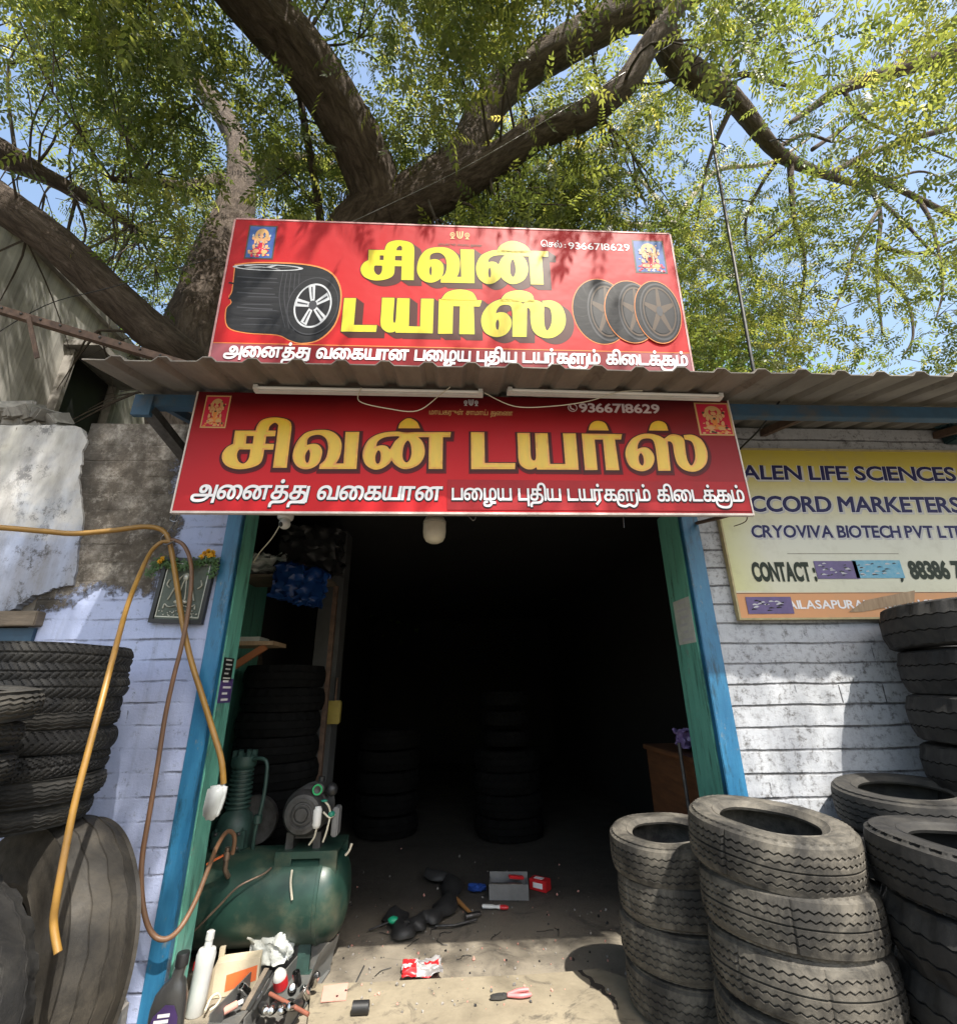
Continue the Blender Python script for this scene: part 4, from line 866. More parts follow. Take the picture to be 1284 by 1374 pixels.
# right side pile
tyre(TM['cargrey'][0], (2.225, 2.585, .935), (R_(4), R_(-2), 0), 'grey tyre topping the pile against the right wall', 'tyre pile at the right', .92)
for k in range(3): tyre(TM['lug'][0], (2.19, 2.59, .745-.195*k), (0, 0, R_(25*k)), ['dark tyre just under the grey topmost tyre by the right wall', 'dark tyre two below the grey topmost tyre by the right wall', 'dark tyre lowest under the grey topmost tyre by the right wall'][k], 'tyre pile at the right', .77)
tyre(TM['block'][0], (1.91, 1.94, .87), (R_(3), R_(2), R_(20)), 'black tyre with slanted shoulder grooves in front of the pile by the right wall', 'tyre pile at the right', .98)
for k in range(3): tyre(TM['lug'][0], (1.96, 1.93+.02*k, .665-.215*k), (R_(1), R_(1), R_(30*k)), ['black lug tread tyre right under the slanted groove tyre', 'dark lug tread tyre in the middle of the right hand pile', 'dark lug tread tyre at the bottom of the right hand pile'][k], 'tyre pile at the right')
for k in range(8):
    tyre(TM['truck'][0], (2.80+.02*math.sin(k*2.1), 2.44+.015*math.cos(k*1.7), 1.775-.224*k), (R_(2*math.sin(k*3)), R_(2*math.cos(k*2)), R_(50*k)), ORD[k]+' black truck tyre down the head high column against the right wall', 'truck tyre column at the right wall', .84)
# left side
tyre(TM['bigrib'][0], (-1.70, 2.52, .50), (R_(86), 0, R_(-30)), 'big brown stained truck tyre standing upright under the motorcycle tyres', 'truck tyres at the left')
p = W(50, 1262, Y=1.95); tyre(TM['truck'][0], (p.x-.50, 1.95, .5), (R_(84), 0, R_(-3)), 'grey truck tyre standing in the left bottom corner', 'truck tyres at the left')
z = 1.0+.052
for k in range(9):
    me = TM['motorib'][0] if k in (0, 1, 4) else (TM['moto'][0] if k in (6, 7, 8) else TM['moto'][1 + k % 2])
    tyre(me, (-1.845+.012*math.sin(k*2.3)-(.03 if k == 0 else 0), 2.40, z), (R_(1.2*math.sin(k*2.7)), R_(1.0*math.cos(k*1.9)), R_(37*k)), ORD[8-k]+' thin motorcycle tyre down the stack left of the painted wall', 'stack of motorcycle tyres', 1.0+.01*math.sin(k*4))
    z += (.088, .088, .092, .084, .064, .066, .064, .064, 0)[k]
for k in range(5):
    p = W(26, 945, Y=1.75); tyre(TM['motorib'][0], (p.x-.30-.02*(k % 2)-.015*k, 1.75, p.z-.094*k), (R_(3*(-1)**k), R_(2), R_(60*k)), ['topmost','second','third','fourth','lowest'][k]+' of the dusty tyres cut off by the left edge, before the motorcycle tyres', 'dusty tyres at the left edge')
# inside, left of the doorway
for k in range(9):
    tyre(TM['dark'][0], (-1.42+.012*math.sin(k*2), 4.35, 1.62-.178*k), (0, 0, R_(40*k)), ORD[k]+' dark tyre down the stack in the shade behind the compressor', 'dark stack behind the compressor', .82)
for k in range(7):
    tyre(TM['dark'][0], (.62+.015*math.sin(k*2), 6.1, .11+.215*k), (0, 0, R_(30*k)), ORD[6-k]+' tyre down the unlit stack at the back of the shop', 'unlit stack at the back', .95 if k < 4 else .7)
for k in range(5):
    tyre(TM['dark'][0], (-.75, 6.3, .11+.215*k), (0, 0, R_(30*k)), ORD[4-k]+' tyre down the unlit stack beside the inner pillar', 'unlit stack beside the pillar', .9)
# ================================================================ TREES
q = NT('neem_bark'); at = q.n.new('ShaderNodeAttribute'); at.attribute_name = 'bark'
v = q.mapped((1, 1, .36), src=at.outputs['Vector']); n = q.noise(11, 12, .76, v, .8); fi = q.noise(26, 8, .7, v, .3)
c = q.ramp(n, [(.32, (.045,.034,.027)), (.5, (.145,.112,.09)), (.70, (.29,.235,.195))]); c = q.mix(q.math('MULTIPLY', q.r01(fi, .55, .7), .6), c, (.05,.04,.032)); q.col(c); q.set(.92, 0, .25)
h = q.math('ADD', q.math('MULTIPLY', n, 1.0), q.math('MULTIPLY', fi, .5)); q.bump(h, 1.0, .09); M['bark'] = q.m
M['twig'] = pmat('twig_bark', (.10,.08,.062), (.055,.043,.035), 9, .9, .2, 40); M['palebark'] = pmat('pale_bark', (.40,.35,.28), (.26,.22,.17), 6, .9, .3, 30)
def leafmat(name, cols, tr, trans=.5):
    q = NT(name); at = q.n.new('ShaderNodeAttribute'); at.attribute_name = 'tint'
    c = q.ramp(at.outputs['Fac'], cols); q.col(c); q.set(.42, 0, .45)
    t = q.n.new('ShaderNodeBsdfTranslucent'); q.t.links.new(q.mix(1.0, c, tr, 'MULTIPLY'), t.inputs[0])
    m = q.n.new('ShaderNodeMixShader'); m.inputs[0].default_value = trans
    q.t.links.new(q.p.outputs[0], m.inputs[1]); q.t.links.new(t.outputs[0], m.inputs[2]); q.t.links.new(m.outputs[0], q.out.inputs[0]); return q.m
M['neem_leaf'] = leafmat('neem_leaf', [(0, (.042,.068,.024)), (.5, (.082,.110,.036)), (.85, (.145,.165,.055)), (1, (.27,.26,.11))], (3.6, 3.1, 1.75), .58)
M['broad_leaf'] = leafmat('broad_leaf', [(0, (.05,.09,.025)), (.6, (.09,.14,.04)), (1, (.16,.19,.06))], (3.2, 3.0, 1.9))
def limb(name, P, R, parent, org, mat='bark', n=20, seed=0, knob=.07):
    """a gnarled limb with its own bark coordinates (round, round, along)"""
    k0 = len(P); per = 14 if R[0] > .1 else 7; n = n*2 if R[0] > .1 else n; path = spline(P, per); rr = []
    for i in range(len(path)):
        t = i/per; a = min(int(t), k0-2); rr.append(lerp(R[a], R[a+1], t-a))
    vs = []; fs = []; bk = []; prev = None; L = 0
    for i, p in enumerate(path):
        d = (path[min(i+1, len(path)-1)]-path[max(i-1, 0)]).normalized()
        x = d.cross(Vector((0,0,1))) if prev is None else prev-d*prev.dot(d)
        if x.length < .05: x = d.cross(Vector((1,0,0)))
        x.normalize(); prev = x; y = d.cross(x); L += (p-path[i-1]).length if i else 0
        for j in range(n):
            a = 2*math.pi*j/n; o = x*math.cos(a)+y*math.sin(a)
            q_ = p+o*rr[i]; f = 1+knob*mnoise.noise(q_*2.2+Vector((seed, 0, 0)))+knob*.6*mnoise.noise(q_*6+Vector((0, seed, 0)))+.05*mnoise.noise(Vector((math.cos(a)*3, math.sin(a)*3, L*1.2+seed)))+(.045*(1-2*abs(mnoise.noise(Vector((math.cos(a)*rr[i]*26, math.sin(a)*rr[i]*26, L*5+seed)))))+.025*mnoise.noise(Vector((math.cos(a)*rr[i]*50, math.sin(a)*rr[i]*50, L*16+seed))))*(1 if rr[i] > .06 else 0)
            vs.append(p+o*rr[i]*f-Vector(org)); bk.append((math.cos(a)*rr[i]*1.2+seed, math.sin(a)*rr[i]*1.2, L))
    m = len(path)
    for i in range(m-1):
        for j in range(n): fs.append((i*n+j, i*n+(j+1) % n, (i+1)*n+(j+1) % n, (i+1)*n+j))
    fs += [tuple(range(n)), tuple((m-1)*n+j for j in range(n))]
    me = bpy.data.meshes.new(name); me.from_pydata([tuple(p) for p in vs], [], fs); me.materials.append(M[mat])
    a = me.attributes.new('bark', 'FLOAT_VECTOR', 'POINT'); a.data.foreach_set('vector', [c for b in bk for c in b])
    bm = bmesh.new(); bm.from_mesh(me); bmesh.ops.recalc_face_normals(bm, faces=bm.faces[:]); bm.to_mesh(me); bm.free()
    me.polygons.foreach_set('use_smooth', [True]*len(me.polygons))
    o = bpy.data.objects.new(name, me); COL.objects.link(o)
    if parent: o.parent = parent
    return o, path, rr
NO = Vector((-2.3, 5.0, 0))
neem = empty('neem_tree', NO, 'huge spreading tree with thick dark limbs and feathery leaves over the shop', 'tree')
LIMBS = []
def NL(name, pts, R, seed, n=20):
    P = [W(u, v, Y=Y) for u, v, Y in pts]; o, path, rr = limb(name, P, R, neem, NO, 'bark', n, seed); LIMBS.append((path, rr)); return P
base = [Vector((-2.35, 5.0, -.1)), Vector((-2.38, 5.0, 1.6)), W(258, 500, Y=4.9), W(282, 400, Y=4.9), W(300, 335, Y=4.9), W(322, 250, Y=5.0), W(318, 190, Y=5.1), W(275, 120, Y=5.1), W(220, 75, Y=5.0), W(120, 20, Y=4.6)]
o, path, rr = limb('trunk', base, [.55,.5,.40,.34,.30,.20,.17,.15,.12,.08], neem, NO, 'bark', 24, 1); LIMBS.append((path, rr))
NL('limb', [(262,490,4.75),(215,455,4.3),(150,395,3.9),(80,330,3.6),(0,272,3.4),(-120,190,3.1),(-260,90,2.8)], [.22,.19,.175,.172,.172,.16,.14], 2)
NL('limb', [(430,420,4.6),(470,330,4.4),(505,278,4.2),(492,220,3.9),(455,150,3.55),(410,80,3.2),(355,20,2.9),(300,-40,2.6),(230,-110,2.3)], [.34,.33,.32,.29,.285,.28,.27,.25,.2], 3, 24)
NL('limb', [(500,290,4.2),(560,258,4.15),(618,215,4.1),(645,160,4.05),(690,105,3.9),(760,60,3.7),(840,18,3.5),(880,25,3.55),(905,80,3.8),(940,108,4.0),(985,135,4.3),(1030,190,4.6),(1060,215,4.9),(1110,235,5.2),(1160,250,5.6)], [.25,.25,.23,.22,.22,.215,.21,.19,.16,.19,.13,.10,.09,.06,.04], 4, 22)
NL('limb', [(520,285,4.2),(590,258,4.1),(650,225,3.95),(720,180,3.8),(790,150,3.65),(840,110,3.5),(870,62,3.35),(905,15,3.2),(950,-40,3.0)], [.24,.22,.18,.165,.155,.14,.125,.10,.08], 5)
NL('limb', [(-60,180,4.0),(0,205,4.2),(60,235,4.5),(110,262,4.8),(150,285,5.1),(180,305,5.3)], [.22,.17,.10,.085,.07,.04], 6, 14)
NL('limb', [(325,235,5.0),(350,228,5.2),(410,218,5.4),(470,240,5.7)], [.17,.15,.14,.10], 7, 14)
NL('limb', [(440,380,4.5),(428,280,4.2),(415,200,3.9),(403,130,3.6),(400,60,3.3)], [.05,.048,.045,.04,.035], 8, 10)
NL('limb', [(300,240,5.0),(250,250,4.6),(215,245,4.2),(150,240,3.8)], [.10,.07,.05,.03], 9, 10)
NL('limb', [(845,15,3.5),(960,-20,3.3),(1100,-60,3.0)], [.14,.12,.08], 10, 12)
NL('limb', [(1284,70,4.6),(1200,95,4.7),(1130,118,4.8),(1095,140,4.9),(1060,165,4.9)], [.14,.11,.085,.06,.04], 11, 12)
NL('limb', [(985,135,4.3),(960,190,4.5),(945,240,4.7),(935,300,5.0)], [.05,.035,.02,.012], 12, 8)
NL('limb', [(1060,215,4.9),(1065,290,5.1),(1080,350,5.3),(1072,420,5.6)], [.05,.035,.025,.012], 13, 8)
NL('limb', [(1150,225,5.5),(1180,280,5.6),(1176,360,5.8),(1184,450,6.0)], [.05,.035,.03,.014], 14, 8)
NL('limb', [(1110,235,5.2),(1180,200,5.2),(1284,170,5.0),(1400,150,4.8)], [.06,.05,.045,.03], 15, 8)
NL('limb', [(1150,225,5.5),(1230,265,5.5),(1300,300,5.5)], [.06,.05,.04], 16, 8)

LIMBSX = [[(1160,250,5.6),(1215,300,5.6),(1260,345,5.6),(1310,360,5.5)], [(1180,280,5.6),(1150,330,5.6),(1128,395,5.7),(1105,440,5.8)], [(1176,360,5.8),(1215,400,5.9),(1225,450,6.0),(1210,480,6.1)], [(1200,95,4.7),(1225,60,4.6),(1284,20,4.4)], [(1130,118,4.8),(1160,160,4.9),(1215,185,5.0),(1284,215,5.0)], [(1090,200,5.0),(1140,165,5.0),(1180,130,5.1),(1210,60,5.1)],
  [(1050,205,4.9),(1020,250,5.0),(1000,300,5.2),(1010,360,5.4)], [(1150,235,5.5),(1190,240,5.5),(1240,230,5.5),(1290,255,5.4)], [(1180,330,5.7),(1230,340,5.7),(1284,320,5.6)], [(960,120,4.1),(985,75,4.2),(1040,40,4.2),(1100,20,4.1)], [(1065,290,5.1),(1030,320,5.2),(1005,345,5.3)], [(1230,265,5.5),(1250,300,5.5),(1265,380,5.6),(1255,430,5.7)], [(940,108,4.0),(1000,100,4.1),(1060,115,4.2),(1110,100,4.2),(1170,110,4.2)], [(1040,200,4.7),(1080,180,4.7),(1120,190,4.7),(1150,180,4.7)]]
for k_, pts in enumerate(LIMBSX):
    P = [W(u, v, Y=Y) for u, v, Y in pts]; o, path, rr = limb('branch', P, [.038, .028, .019, .011, .007][:len(P)], neem, NO, 'bark', 8, 50+k_); LIMBS.append((path, rr))
ALL = [(p, r) for path, rr in LIMBS for p, r in zip(path, rr)]
LP = np.array([tuple(p) for p, r in ALL]); LR = np.array([r for p, r in ALL])
def to_px(P):
    d = P-np.array(CAMP); z = d @ np.array(FW); u = 642+FPX*(d @ np.array(RT))/z; v = 687-FPX*(d @ np.array(UP))/z
    return u, v, z
KEEP = z_ = None
# thick limbs that stay in sight: (unit ray, distance, half angle)
keep = []
for li in (1, 2, 3, 4):
    path, rr = LIMBS[li]
    for p, r in list(zip(path, rr))[::6]:
        d = p-CAMP; keep.append((d.normalized(), d.length, r/d.length))
for p, r in list(zip(*LIMBS[0]))[20:100:6]: d = p-CAMP; keep.append((d.normalized(), d.length, r/d.length))
km = [.012]*len(keep)
for li in range(11, len(LIMBS)):
    for p, r in list(zip(*LIMBS[li]))[::3]:
        d = p-CAMP; keep.append((d.normalized(), d.length, r/d.length)); km.append(.003)
KD = np.array([tuple(k[0]) for k in keep]); KL = np.array([k[1] for k in keep]); KR = np.array([k[2] for k in keep])
# places the photograph shows in sunshine: a gap in the crown lets the sun through
LIT = []
for x, z, r in ((-1.2,3.7,.30),(-.6,4.2,.34),(-.1,3.9,.36),(.35,4.3,.36),(.7,3.8,.36),(1.2,4.2,.34),(1.3,3.6,.30),(-1.2,4.4,.28),(-.5,3.6,.28),(0,4.5,.28)): LIT.append((Vector((x, 2.5, z)), r))
for p, r in ((Vector((1.36,2.3,1.05)), .22), (Vector((1.52,2.1,.95)), .24), (Vector((1.54,2.06,.6)), .24), (Vector((1.56,2.04,.25)), .24), (Vector((1.12,2.75,.7)), .20), (Vector((1.05,2.7,.45)), .14), (Vector((2.15,2.0,.9)), .16), (Vector((2.05,2.3,.9)), .12),
             (W(530,1285,Z=0), .10), (W(575,1310,Z=0), .13), (W(625,1285,Z=0), .11), (W(665,1272,Z=0), .09), (W(700,1300,Z=0), .08), (W(745,1266,Z=0), .06), (W(590,1350,Z=0), .12), (W(690,1340,Z=0), .13), (W(745,1345,Z=0), .10), (W(810,1350,Z=0), .12), (W(500,1275,Z=0), .07), (W(530,1345,Z=0), .09), (W(300,1340,Z=0), .22), (W(390,1320,Z=0), .20), (W(420,1230,Y=3.4), .10),
             (W(1110,915,Y=2.9), .11), (W(1010,950,Y=2.9), .08), (W(1100,960,Y=2.9), .09), (W(1085,1040,Y=2.9), .10), (W(960,930,Y=2.88), .07), (W(1030,1010,Y=2.9), .08),
             (W(60,620,Y=2.87), .24), (W(30,700,Y=2.87), .12), (W(285,1060,X=-1.32), .09), (W(262,1180,X=-1.32), .08), (W(255,950,Y=2.9), .05), (W(170,500,Y=2.2), .2), (Vector((-5,3.6,5.4)), .35), (Vector((-5,4.6,4.7)), .3), (Vector((-5,4.2,3.9)), .2), (Vector((-5,5.4,5.2)), .25), (W(275,370,Y=4.6), .16), (W(170,440,Y=4.0), .16), (W(520,260,Y=4.0), .2)): LIT.append((p, r))
GX = np.array([tuple(p) for p, r in LIT]); GR = np.array([r for p, r in LIT]); SN = np.array(SUN)

def crown_ok(P, pad=.0):
    """crown limits: clear of the limbs in view, of the roof and of the sun's gaps"""
    ok = np.ones(len(P), bool); d = P-np.array(CAMP); L = np.linalg.norm(d, axis=1); D = d/L[:, None]
    for k in range(len(KD)):
        c = D @ KD[k]; ok &= ~((c > math.cos(KR[k]*1.05+km[k])) & (L < KL[k]+.1))
    for k in range(len(GX)):
        e = P-GX[k]; t = e @ SN; perp = np.linalg.norm(e-t[:, None]*SN, axis=1); ok &= ~((t > .8) & (perp < GR[k]+pad))
    return ok
def clumps(n, lo, hi, fn, seed):
    r = np.random.default_rng(seed); out = []
    while len(out) < n:
        p = lo+(hi-lo)*r.random(3); w_ = fn(p)
        if r.random() < w_: out.append(p)
    return np.array(out)
def near_limb(p):
    d = np.linalg.norm(LP-p, axis=1); i = int(d.argmin()); return Vector(LP[i]), d[i], LR[i]
def neem_density(p):
    x, y, z = p
    e = ((x+.2)/8.5)**2+((y-2.5)/8.0)**2
    if e > 1: return 0
    top = 10.2-2.6*e; bot = 5.4+.6*max(0, 3.4-y)
    if y > 5: bot = 4.3
    if z < bot or z > top: return 0
    g = mnoise.noise(Vector((x*.5, y*.5, z*.6)))
    dens = .60+g*1.5
    if y < 1.2: dens *= 1.35
    if x > 2.6: dens *= .48
    return max(0, min(1, dens))
TW = MB()
def add_twigs(cl, mb, mx=2.6, seed=3):
    r = random.Random(seed)
    for p in cl:
        b, d, R = near_limb(p); p = Vector(p)
        if d < .1 or d > mx or not crown_ok(np.array([p]), .1)[0]: continue
        m = (b+p)/2+Vector((r.uniform(-.2,.2)*d, r.uniform(-.2,.2)*d, r.uniform(-.05,.25)*d)); r0 = min(R*.5, .008+.010*d)
        mb.tube(spline([b, m, p], 4), [lerp(r0, .004, i/8) for i in range(9)], 5, 0, False)
        for k in range(2):
            e = p+Vector((r.gauss(0,.3), r.gauss(0,.3), r.gauss(-.05,.2))); mb.tube(spline([m, (m+e)/2+Vector((0,0,.06)), e], 3), [lerp(r0*.6, .003, i/6) for i in range(7)], 4, 0, False)
def leaf_mesh(name, centers, per, sig, mat, kind, seed, parent, org, size=1.0):
    """many separate leaves: feathered sprays of narrow leaflets, or single broad leaves"""
    r = np.random.default_rng(seed); n = len(centers)*per
    C = np.repeat(centers, per, axis=0)+r.normal(size=(n, 3))*np.array(sig)
    g = (C[:,0] < -3.6) & (C[:,1] < 7.2) & (C[:,2] < 8.2); C = C[~g]; keepm = ~g; n0 = n
    tint = np.clip(np.repeat(r.random(len(centers)), per)*.55+r.random(n)*.45, 0, 1)[keepm]
    ok = crown_ok(C); C = C[ok]; tint = tint[ok]; n = len(C)
    yaw = r.random(n)*2*np.pi; pit = r.normal(-.22, .55, n); rol = r.normal(0, .9, n)
    cy, sy, cp, sp, cr, sr = np.cos(yaw), np.sin(yaw), np.cos(pit), np.sin(pit), np.cos(rol), np.sin(rol)
    ax = np.stack([cy*cp, sy*cp, sp], 1); side = np.stack([-sy, cy, np.zeros(n)], 1); nor = np.cross(ax, side)
    s2 = side*cr[:, None]+nor*sr[:, None]; n2 = np.cross(ax, s2)
    if kind == 'neem':
        L = []
        pairs = 6
        for k in range(pairs):
            t = .05+.20*k/(pairs-1)*1.0
            for sd in (-1, 1):
                ln = .062*(1-.35*abs(k-2)/4); wd = .0115; dx, dy = .62, sd*.78
                L.append([(t, 0, 0), (t+dx*ln*.5-dy*wd, dy*ln*.5+dx*wd, -.004), (t+dx*ln, dy*ln, -.018), (t+dx*ln*.5+dy*wd, dy*ln*.5-dx*wd, -.004)])
        L.append([(.25, 0, 0), (.28, .011, -.004), (.315, 0, -.02), (.28, -.011, -.004)])
        L = np.array(L)*size                # leaflets,4,3
        droop = (L[..., 0]**2)*-.9; L[..., 2] += droop
    else:
        L = np.array([[(0,0,0), (.035,.030,.006), (.09,0,-.012), (.035,-.030,.006)]])*size
    sc = r.uniform(.75, 1.25, n)
    q = L.reshape(-1, 3); V = C[:, None, :]+sc[:, None, None]*(q[None, :, 0:1]*ax[:, None, :]+q[None, :, 1:2]*s2[:, None, :]+q[None, :, 2:3]*n2[:, None, :])
    nf = n*len(L); V = V.reshape(-1, 3)-np.array(org)
    me = bpy.data.meshes.new(name); me.vertices.add(len(V)); me.vertices.foreach_set('co', V.astype(np.float32).ravel())
    me.loops.add(nf*4); me.polygons.add(nf); me.loops.foreach_set('vertex_index', np.arange(nf*4, dtype=np.int32)); me.polygons.foreach_set('loop_start', np.arange(0, nf*4, 4, dtype=np.int32))
    me.update(calc_edges=True); me.materials.append(M[mat])
    a = me.attributes.new('tint', 'FLOAT', 'FACE'); a.data.foreach_set('value', np.repeat(tint, len(L)).astype(np.float32))
    o = bpy.data.objects.new(name, me); COL.objects.link(o); o.parent = parent; return o
CL = clumps(860, np.array((-8.5,-5.0,4.2)), np.array((8.5,10.0,10.2)), neem_density, 21)
add_twigs([c for c in CL if c[1] > .5], TW, 1.9)
tw = TW.build('twigs', M['twig'], neem, NO, 60); tw['kind'] = 'stuff'
leaf_mesh('crown', CL, 76, (.36,.36,.24), 'neem_leaf', 'neem', 5, neem, NO, 1.08)

# paler broad-leaved tree behind on the right
BO = Vector((3.9, 10.0, 0)); bt = empty('broad_leaved_tree', BO, 'paler broad leaved tree with thin bare branches behind the right end of the roof', 'tree')
nl0 = len(LIMBS)
def BL(name, pts, R, seed): P = [W(u, v, Y=Y) if not isinstance(u, Vector) else u for u, v, Y in pts]; o, path, rr = limb(name, P, R, bt, BO, 'palebark', 8, seed, .05); LIMBS.append((path, rr))
o, path, rr = limb('trunk', [Vector((3.9,10,-.1)), Vector((3.9,10,3)), Vector((3.7,10,5.5)), Vector((3.3,9.9,7.0))], [.28,.25,.2,.13], bt, BO, 'palebark', 12, 31); LIMBS.append((path, rr))
BL('limb', [(905,300,9.9),(840,300,9.6),(790,265,9.4),(800,220,9.2),(830,170,9.0)], [.10,.07,.06,.045,.02], 32)
BL('limb', [(905,300,9.9),(960,365,9.4),(1010,370,9.2),(1080,410,9.0)], [.09,.06,.05,.02], 33)
BL('limb', [(905,300,9.9),(960,230,9.8),(1040,215,9.6),(1130,150,9.5)], [.10,.07,.05,.02], 34)
BL('limb', [(905,300,9.9),(850,235,10.2),(780,240,10.4),(700,260,10.6)], [.08,.05,.04,.015], 35)
LP = np.array([tuple(p) for path, rr in LIMBS[nl0:] for p in path]); LR = np.array([r for path, rr in LIMBS[nl0:] for r in rr])
def broad_density(p):
    x, y, z = p; e = ((x-4.0)/4.6)**2+((y-10)/3.2)**2+((z-6.8)/3.3)**2
    return 0 if e > 1 else max(0, min(1, .55+1.3*mnoise.noise(Vector((x*.55+9, y*.5, z*.6)))))
CB = clumps(210, np.array((-.5,7,3.4)), np.array((9,13,10.2)), broad_density, 8)
TB = MB(); add_twigs(CB, TB, 3.0, 9); t2 = TB.build('twigs', M['palebark'], bt, BO, 60); t2['kind'] = 'stuff'
leaf_mesh('crown', CB, 210, (.52,.52,.36), 'broad_leaf', 'broad', 15, bt, BO, 1.5)
# dense tree far behind, left of centre
FO = Vector((-4.5, 12.5, 0)); ft = empty('distant_tree', FO, 'dense green tree filling the gap behind the thick trunk', 'tree')
o, path, rr = limb('trunk', [Vector((-4.5,12.5,-.1)), Vector((-4.4,12.5,4)), Vector((-4.0,12.4,8))], [.3,.25,.1], ft, FO, 'bark', 12, 41)
def far_density(p):
    x, y, z = p; e = ((x+3.5)/7.0)**2+((y-12.5)/2.6)**2+((z-7.0)/4.2)**2
    return 0 if e > 1 else max(0, min(1, .55+1.2*mnoise.noise(Vector((x*.5, y*.5+4, z*.5)))))
CF = clumps(135, np.array((-11,10,2.6)), np.array((4,15,11.5)), far_density, 18)
leaf_mesh('crown', CF, 170, (.6,.6,.42), 'broad_leaf', 'broad', 25, ft, FO, 1.6)
# ================================================================ COMPRESSOR
cc = Vector((-1.2, 3.64, 0)); comp = empty('air_compressor', cc, 'green air compressor with a horizontal tank and black motor inside the left of the doorway', 'compressor')
MXr = Matrix.Translation((-1.2, 3.64, .335)) @ Matrix.Rotation(math.pi/2, 4, 'Y')
prof = [(.0001, -.56), (.08, -.556), (.15, -.54), (.205, -.51), (.238, -.465), (.246, -.42), (.252, -.418), (.252, -.40), (.247, -.398), (.247, .398), (.252, .40), (.252, .418), (.246, .42), (.238, .465), (.205, .51), (.15, .54), (.08, .556), (.0001, .56)]
mb = MB(); mb.lathe(prof, 48, MXr); mb.build('tank', M['green_tank'], comp, cc, 50)
for x in (-1.55, -.85):
    for dy in (-.14, .14):
        mb = MB(); mb.beam((x, 3.64+dy, -.004), (x, 3.64+dy*.85, .14), .07, .03); mb.box((x-.05, 3.64+dy-.03, -.004), (x+.05, 3.64+dy+.03, .008)); mb.build('foot', M['green_dark'], comp, cc)
mb = MB(); mb.box((-1.07, 3.50, .575), (-.70, 3.80, .592)); mb.box((-1.07, 3.475, .47), (-.97, 3.50, .592)); mb.box((-.80, 3.475, .47), (-.70, 3.50, .592)); mb.box((-.97, 3.475, .555), (-.80, 3.50, .592)); mb.box((-1.07, 3.80, .49), (-.70, 3.82, .592)); mb.build('motor_bracket', M['green_tank'], comp, cc)
mot = MB(); ms = (-.925, 3.62, .775)
MY = Matrix.Translation(ms) @ Matrix.Rotation(math.pi/2, 4, 'X')
mot.lathe([(.0001,.165),(.03,.165),(.032,.15),(.055,.148),(.06,.155),(.092,.15),(.108,.125),(.112,.10)]+[(.118 if i % 2 else .108, .095-.012*i) for i in range(16)]+[(.10,-.11),(.0001,-.12)], 36, MY)
mot.lathe([(.066,.150),(.066,.158),(.074,.158),(.074,.150)], 30, MY, 0, True); mot.lathe([(.04,.150),(.04,.160),(.046,.160),(.046,.150)], 30, MY, 0, True)
mot.v = [tuple(Vector((-.925, 3.62, .66))+(Vector(p)-Vector((-.925, 3.62, .66)))*1.16) for p in mot.v]
m1 = mot.build('motor', M['darksteel'], comp, cc, 40)
mb = MB(); mb.box((-1.03, 3.53, .592), (-.985, 3.71, .68)); mb.box((-.865, 3.53, .592), (-.82, 3.71, .68)); mb.box((-.985, 3.56, .64), (-.865, 3.69, .69)); o = mb.build('motor_foot', M['darksteel'], m1)
for v_ in o.data.vertices: v_.co -= cc
mb = MB(); MC = Matrix.Translation((-.835, 3.455, .775)); mb.lathe([(.0001,-.062),(.018,-.058),(.026,-.04),(.026,.04),(.018,.058),(.0001,.062)], 18, MC); o = mb.build('capacitor', M['white'], comp, cc, 60)
mb = MB(); mb.box((-.755, 3.50, .655), (-.715, 3.60, .815), 0, None, .008); mb.build('junction_box', M['greyplastic'], comp, cc)
mb = MB(); MK = Matrix.Translation((-.845, 3.50, .925)) @ Matrix.Rotation(math.pi/2, 4, 'X'); mb.lathe([(.0001,-.05),(.034,-.05),(.036,-.03),(.036,.045),(.030,.05),(.0001,.046)], 24, MK); gauge = mb.build('pressure_switch', M['darksteel'], comp, cc, 45)
mb = MB(); MK2 = Matrix.Translation((-.845, 3.447, .925)) @ Matrix.Rotation(math.pi/2, 4, 'X'); mb.lathe([(.022,0),(.022,.006),(.031,.006),(.031,0)], 24, MK2, 0, True); mb.build('green_ring', pmat('bright_green', (.03,.42,.14), None, 9, .4, 0), gauge, cc)
mb = MB(); mb.ball((-.775, 3.53, .91), .038, 0, 10, (1, 1, 1.05)); mb.tube([(-.845,3.53,.93),(-.845,3.53,.985)], .02, 10); mb.build('knob', M['black'], comp, cc, 60)
mb = MB()
for pts in ([(-.80,3.46,.86),(-.77,3.46,.83),(-.76,3.47,.78),(-.77,3.46,.70),(-.79,3.47,.64)], [(-.83,3.45,.72),(-.84,3.45,.67),(-.87,3.46,.63)], [(-.80,3.46,.80),(-.76,3.46,.77),(-.735,3.49,.78)]): mb.tube(spline(pts, 5), .006, 6)
mb.build('motor_wire', M['cream'], comp, cc, 60)
mb = MB(); mb.ball((-.755, 3.475, .785), .020, 0, 8); mb.jitter(.006, 40, 1); gt = pmat('green_tape', (.02,.24,.16), None, 9, .4, 0); mb.build('green_tape', gt, comp, cc, 60); mb = MB(); mb.ball((-.80, 3.455, .862), .013, 0, 8, (1.6,1,.6)); mb.build('green_tape', gt, comp, cc, 60)
pp = (-1.40, 3.66); mb = MB(); fins = []
for i in range(9): fins += [(.060, .80+.026*i), (.078-.001*i, .802+.026*i), (.078-.001*i, .813+.026*i), (.060, .815+.026*i)]
mb.lathe([(.0001,.56),(.105,.56),(.115,.60),(.115,.70),(.095,.76),(.07,.78)]+fins+[(.075,1.04),(.08,1.05),(.078,1.10),(.05,1.115),(.0001,1.12)], 28, Matrix.Translation((pp[0], pp[1], 0))); pump = mb.build('pump', M['green_dark'], comp, cc, 35)
mb = MB()
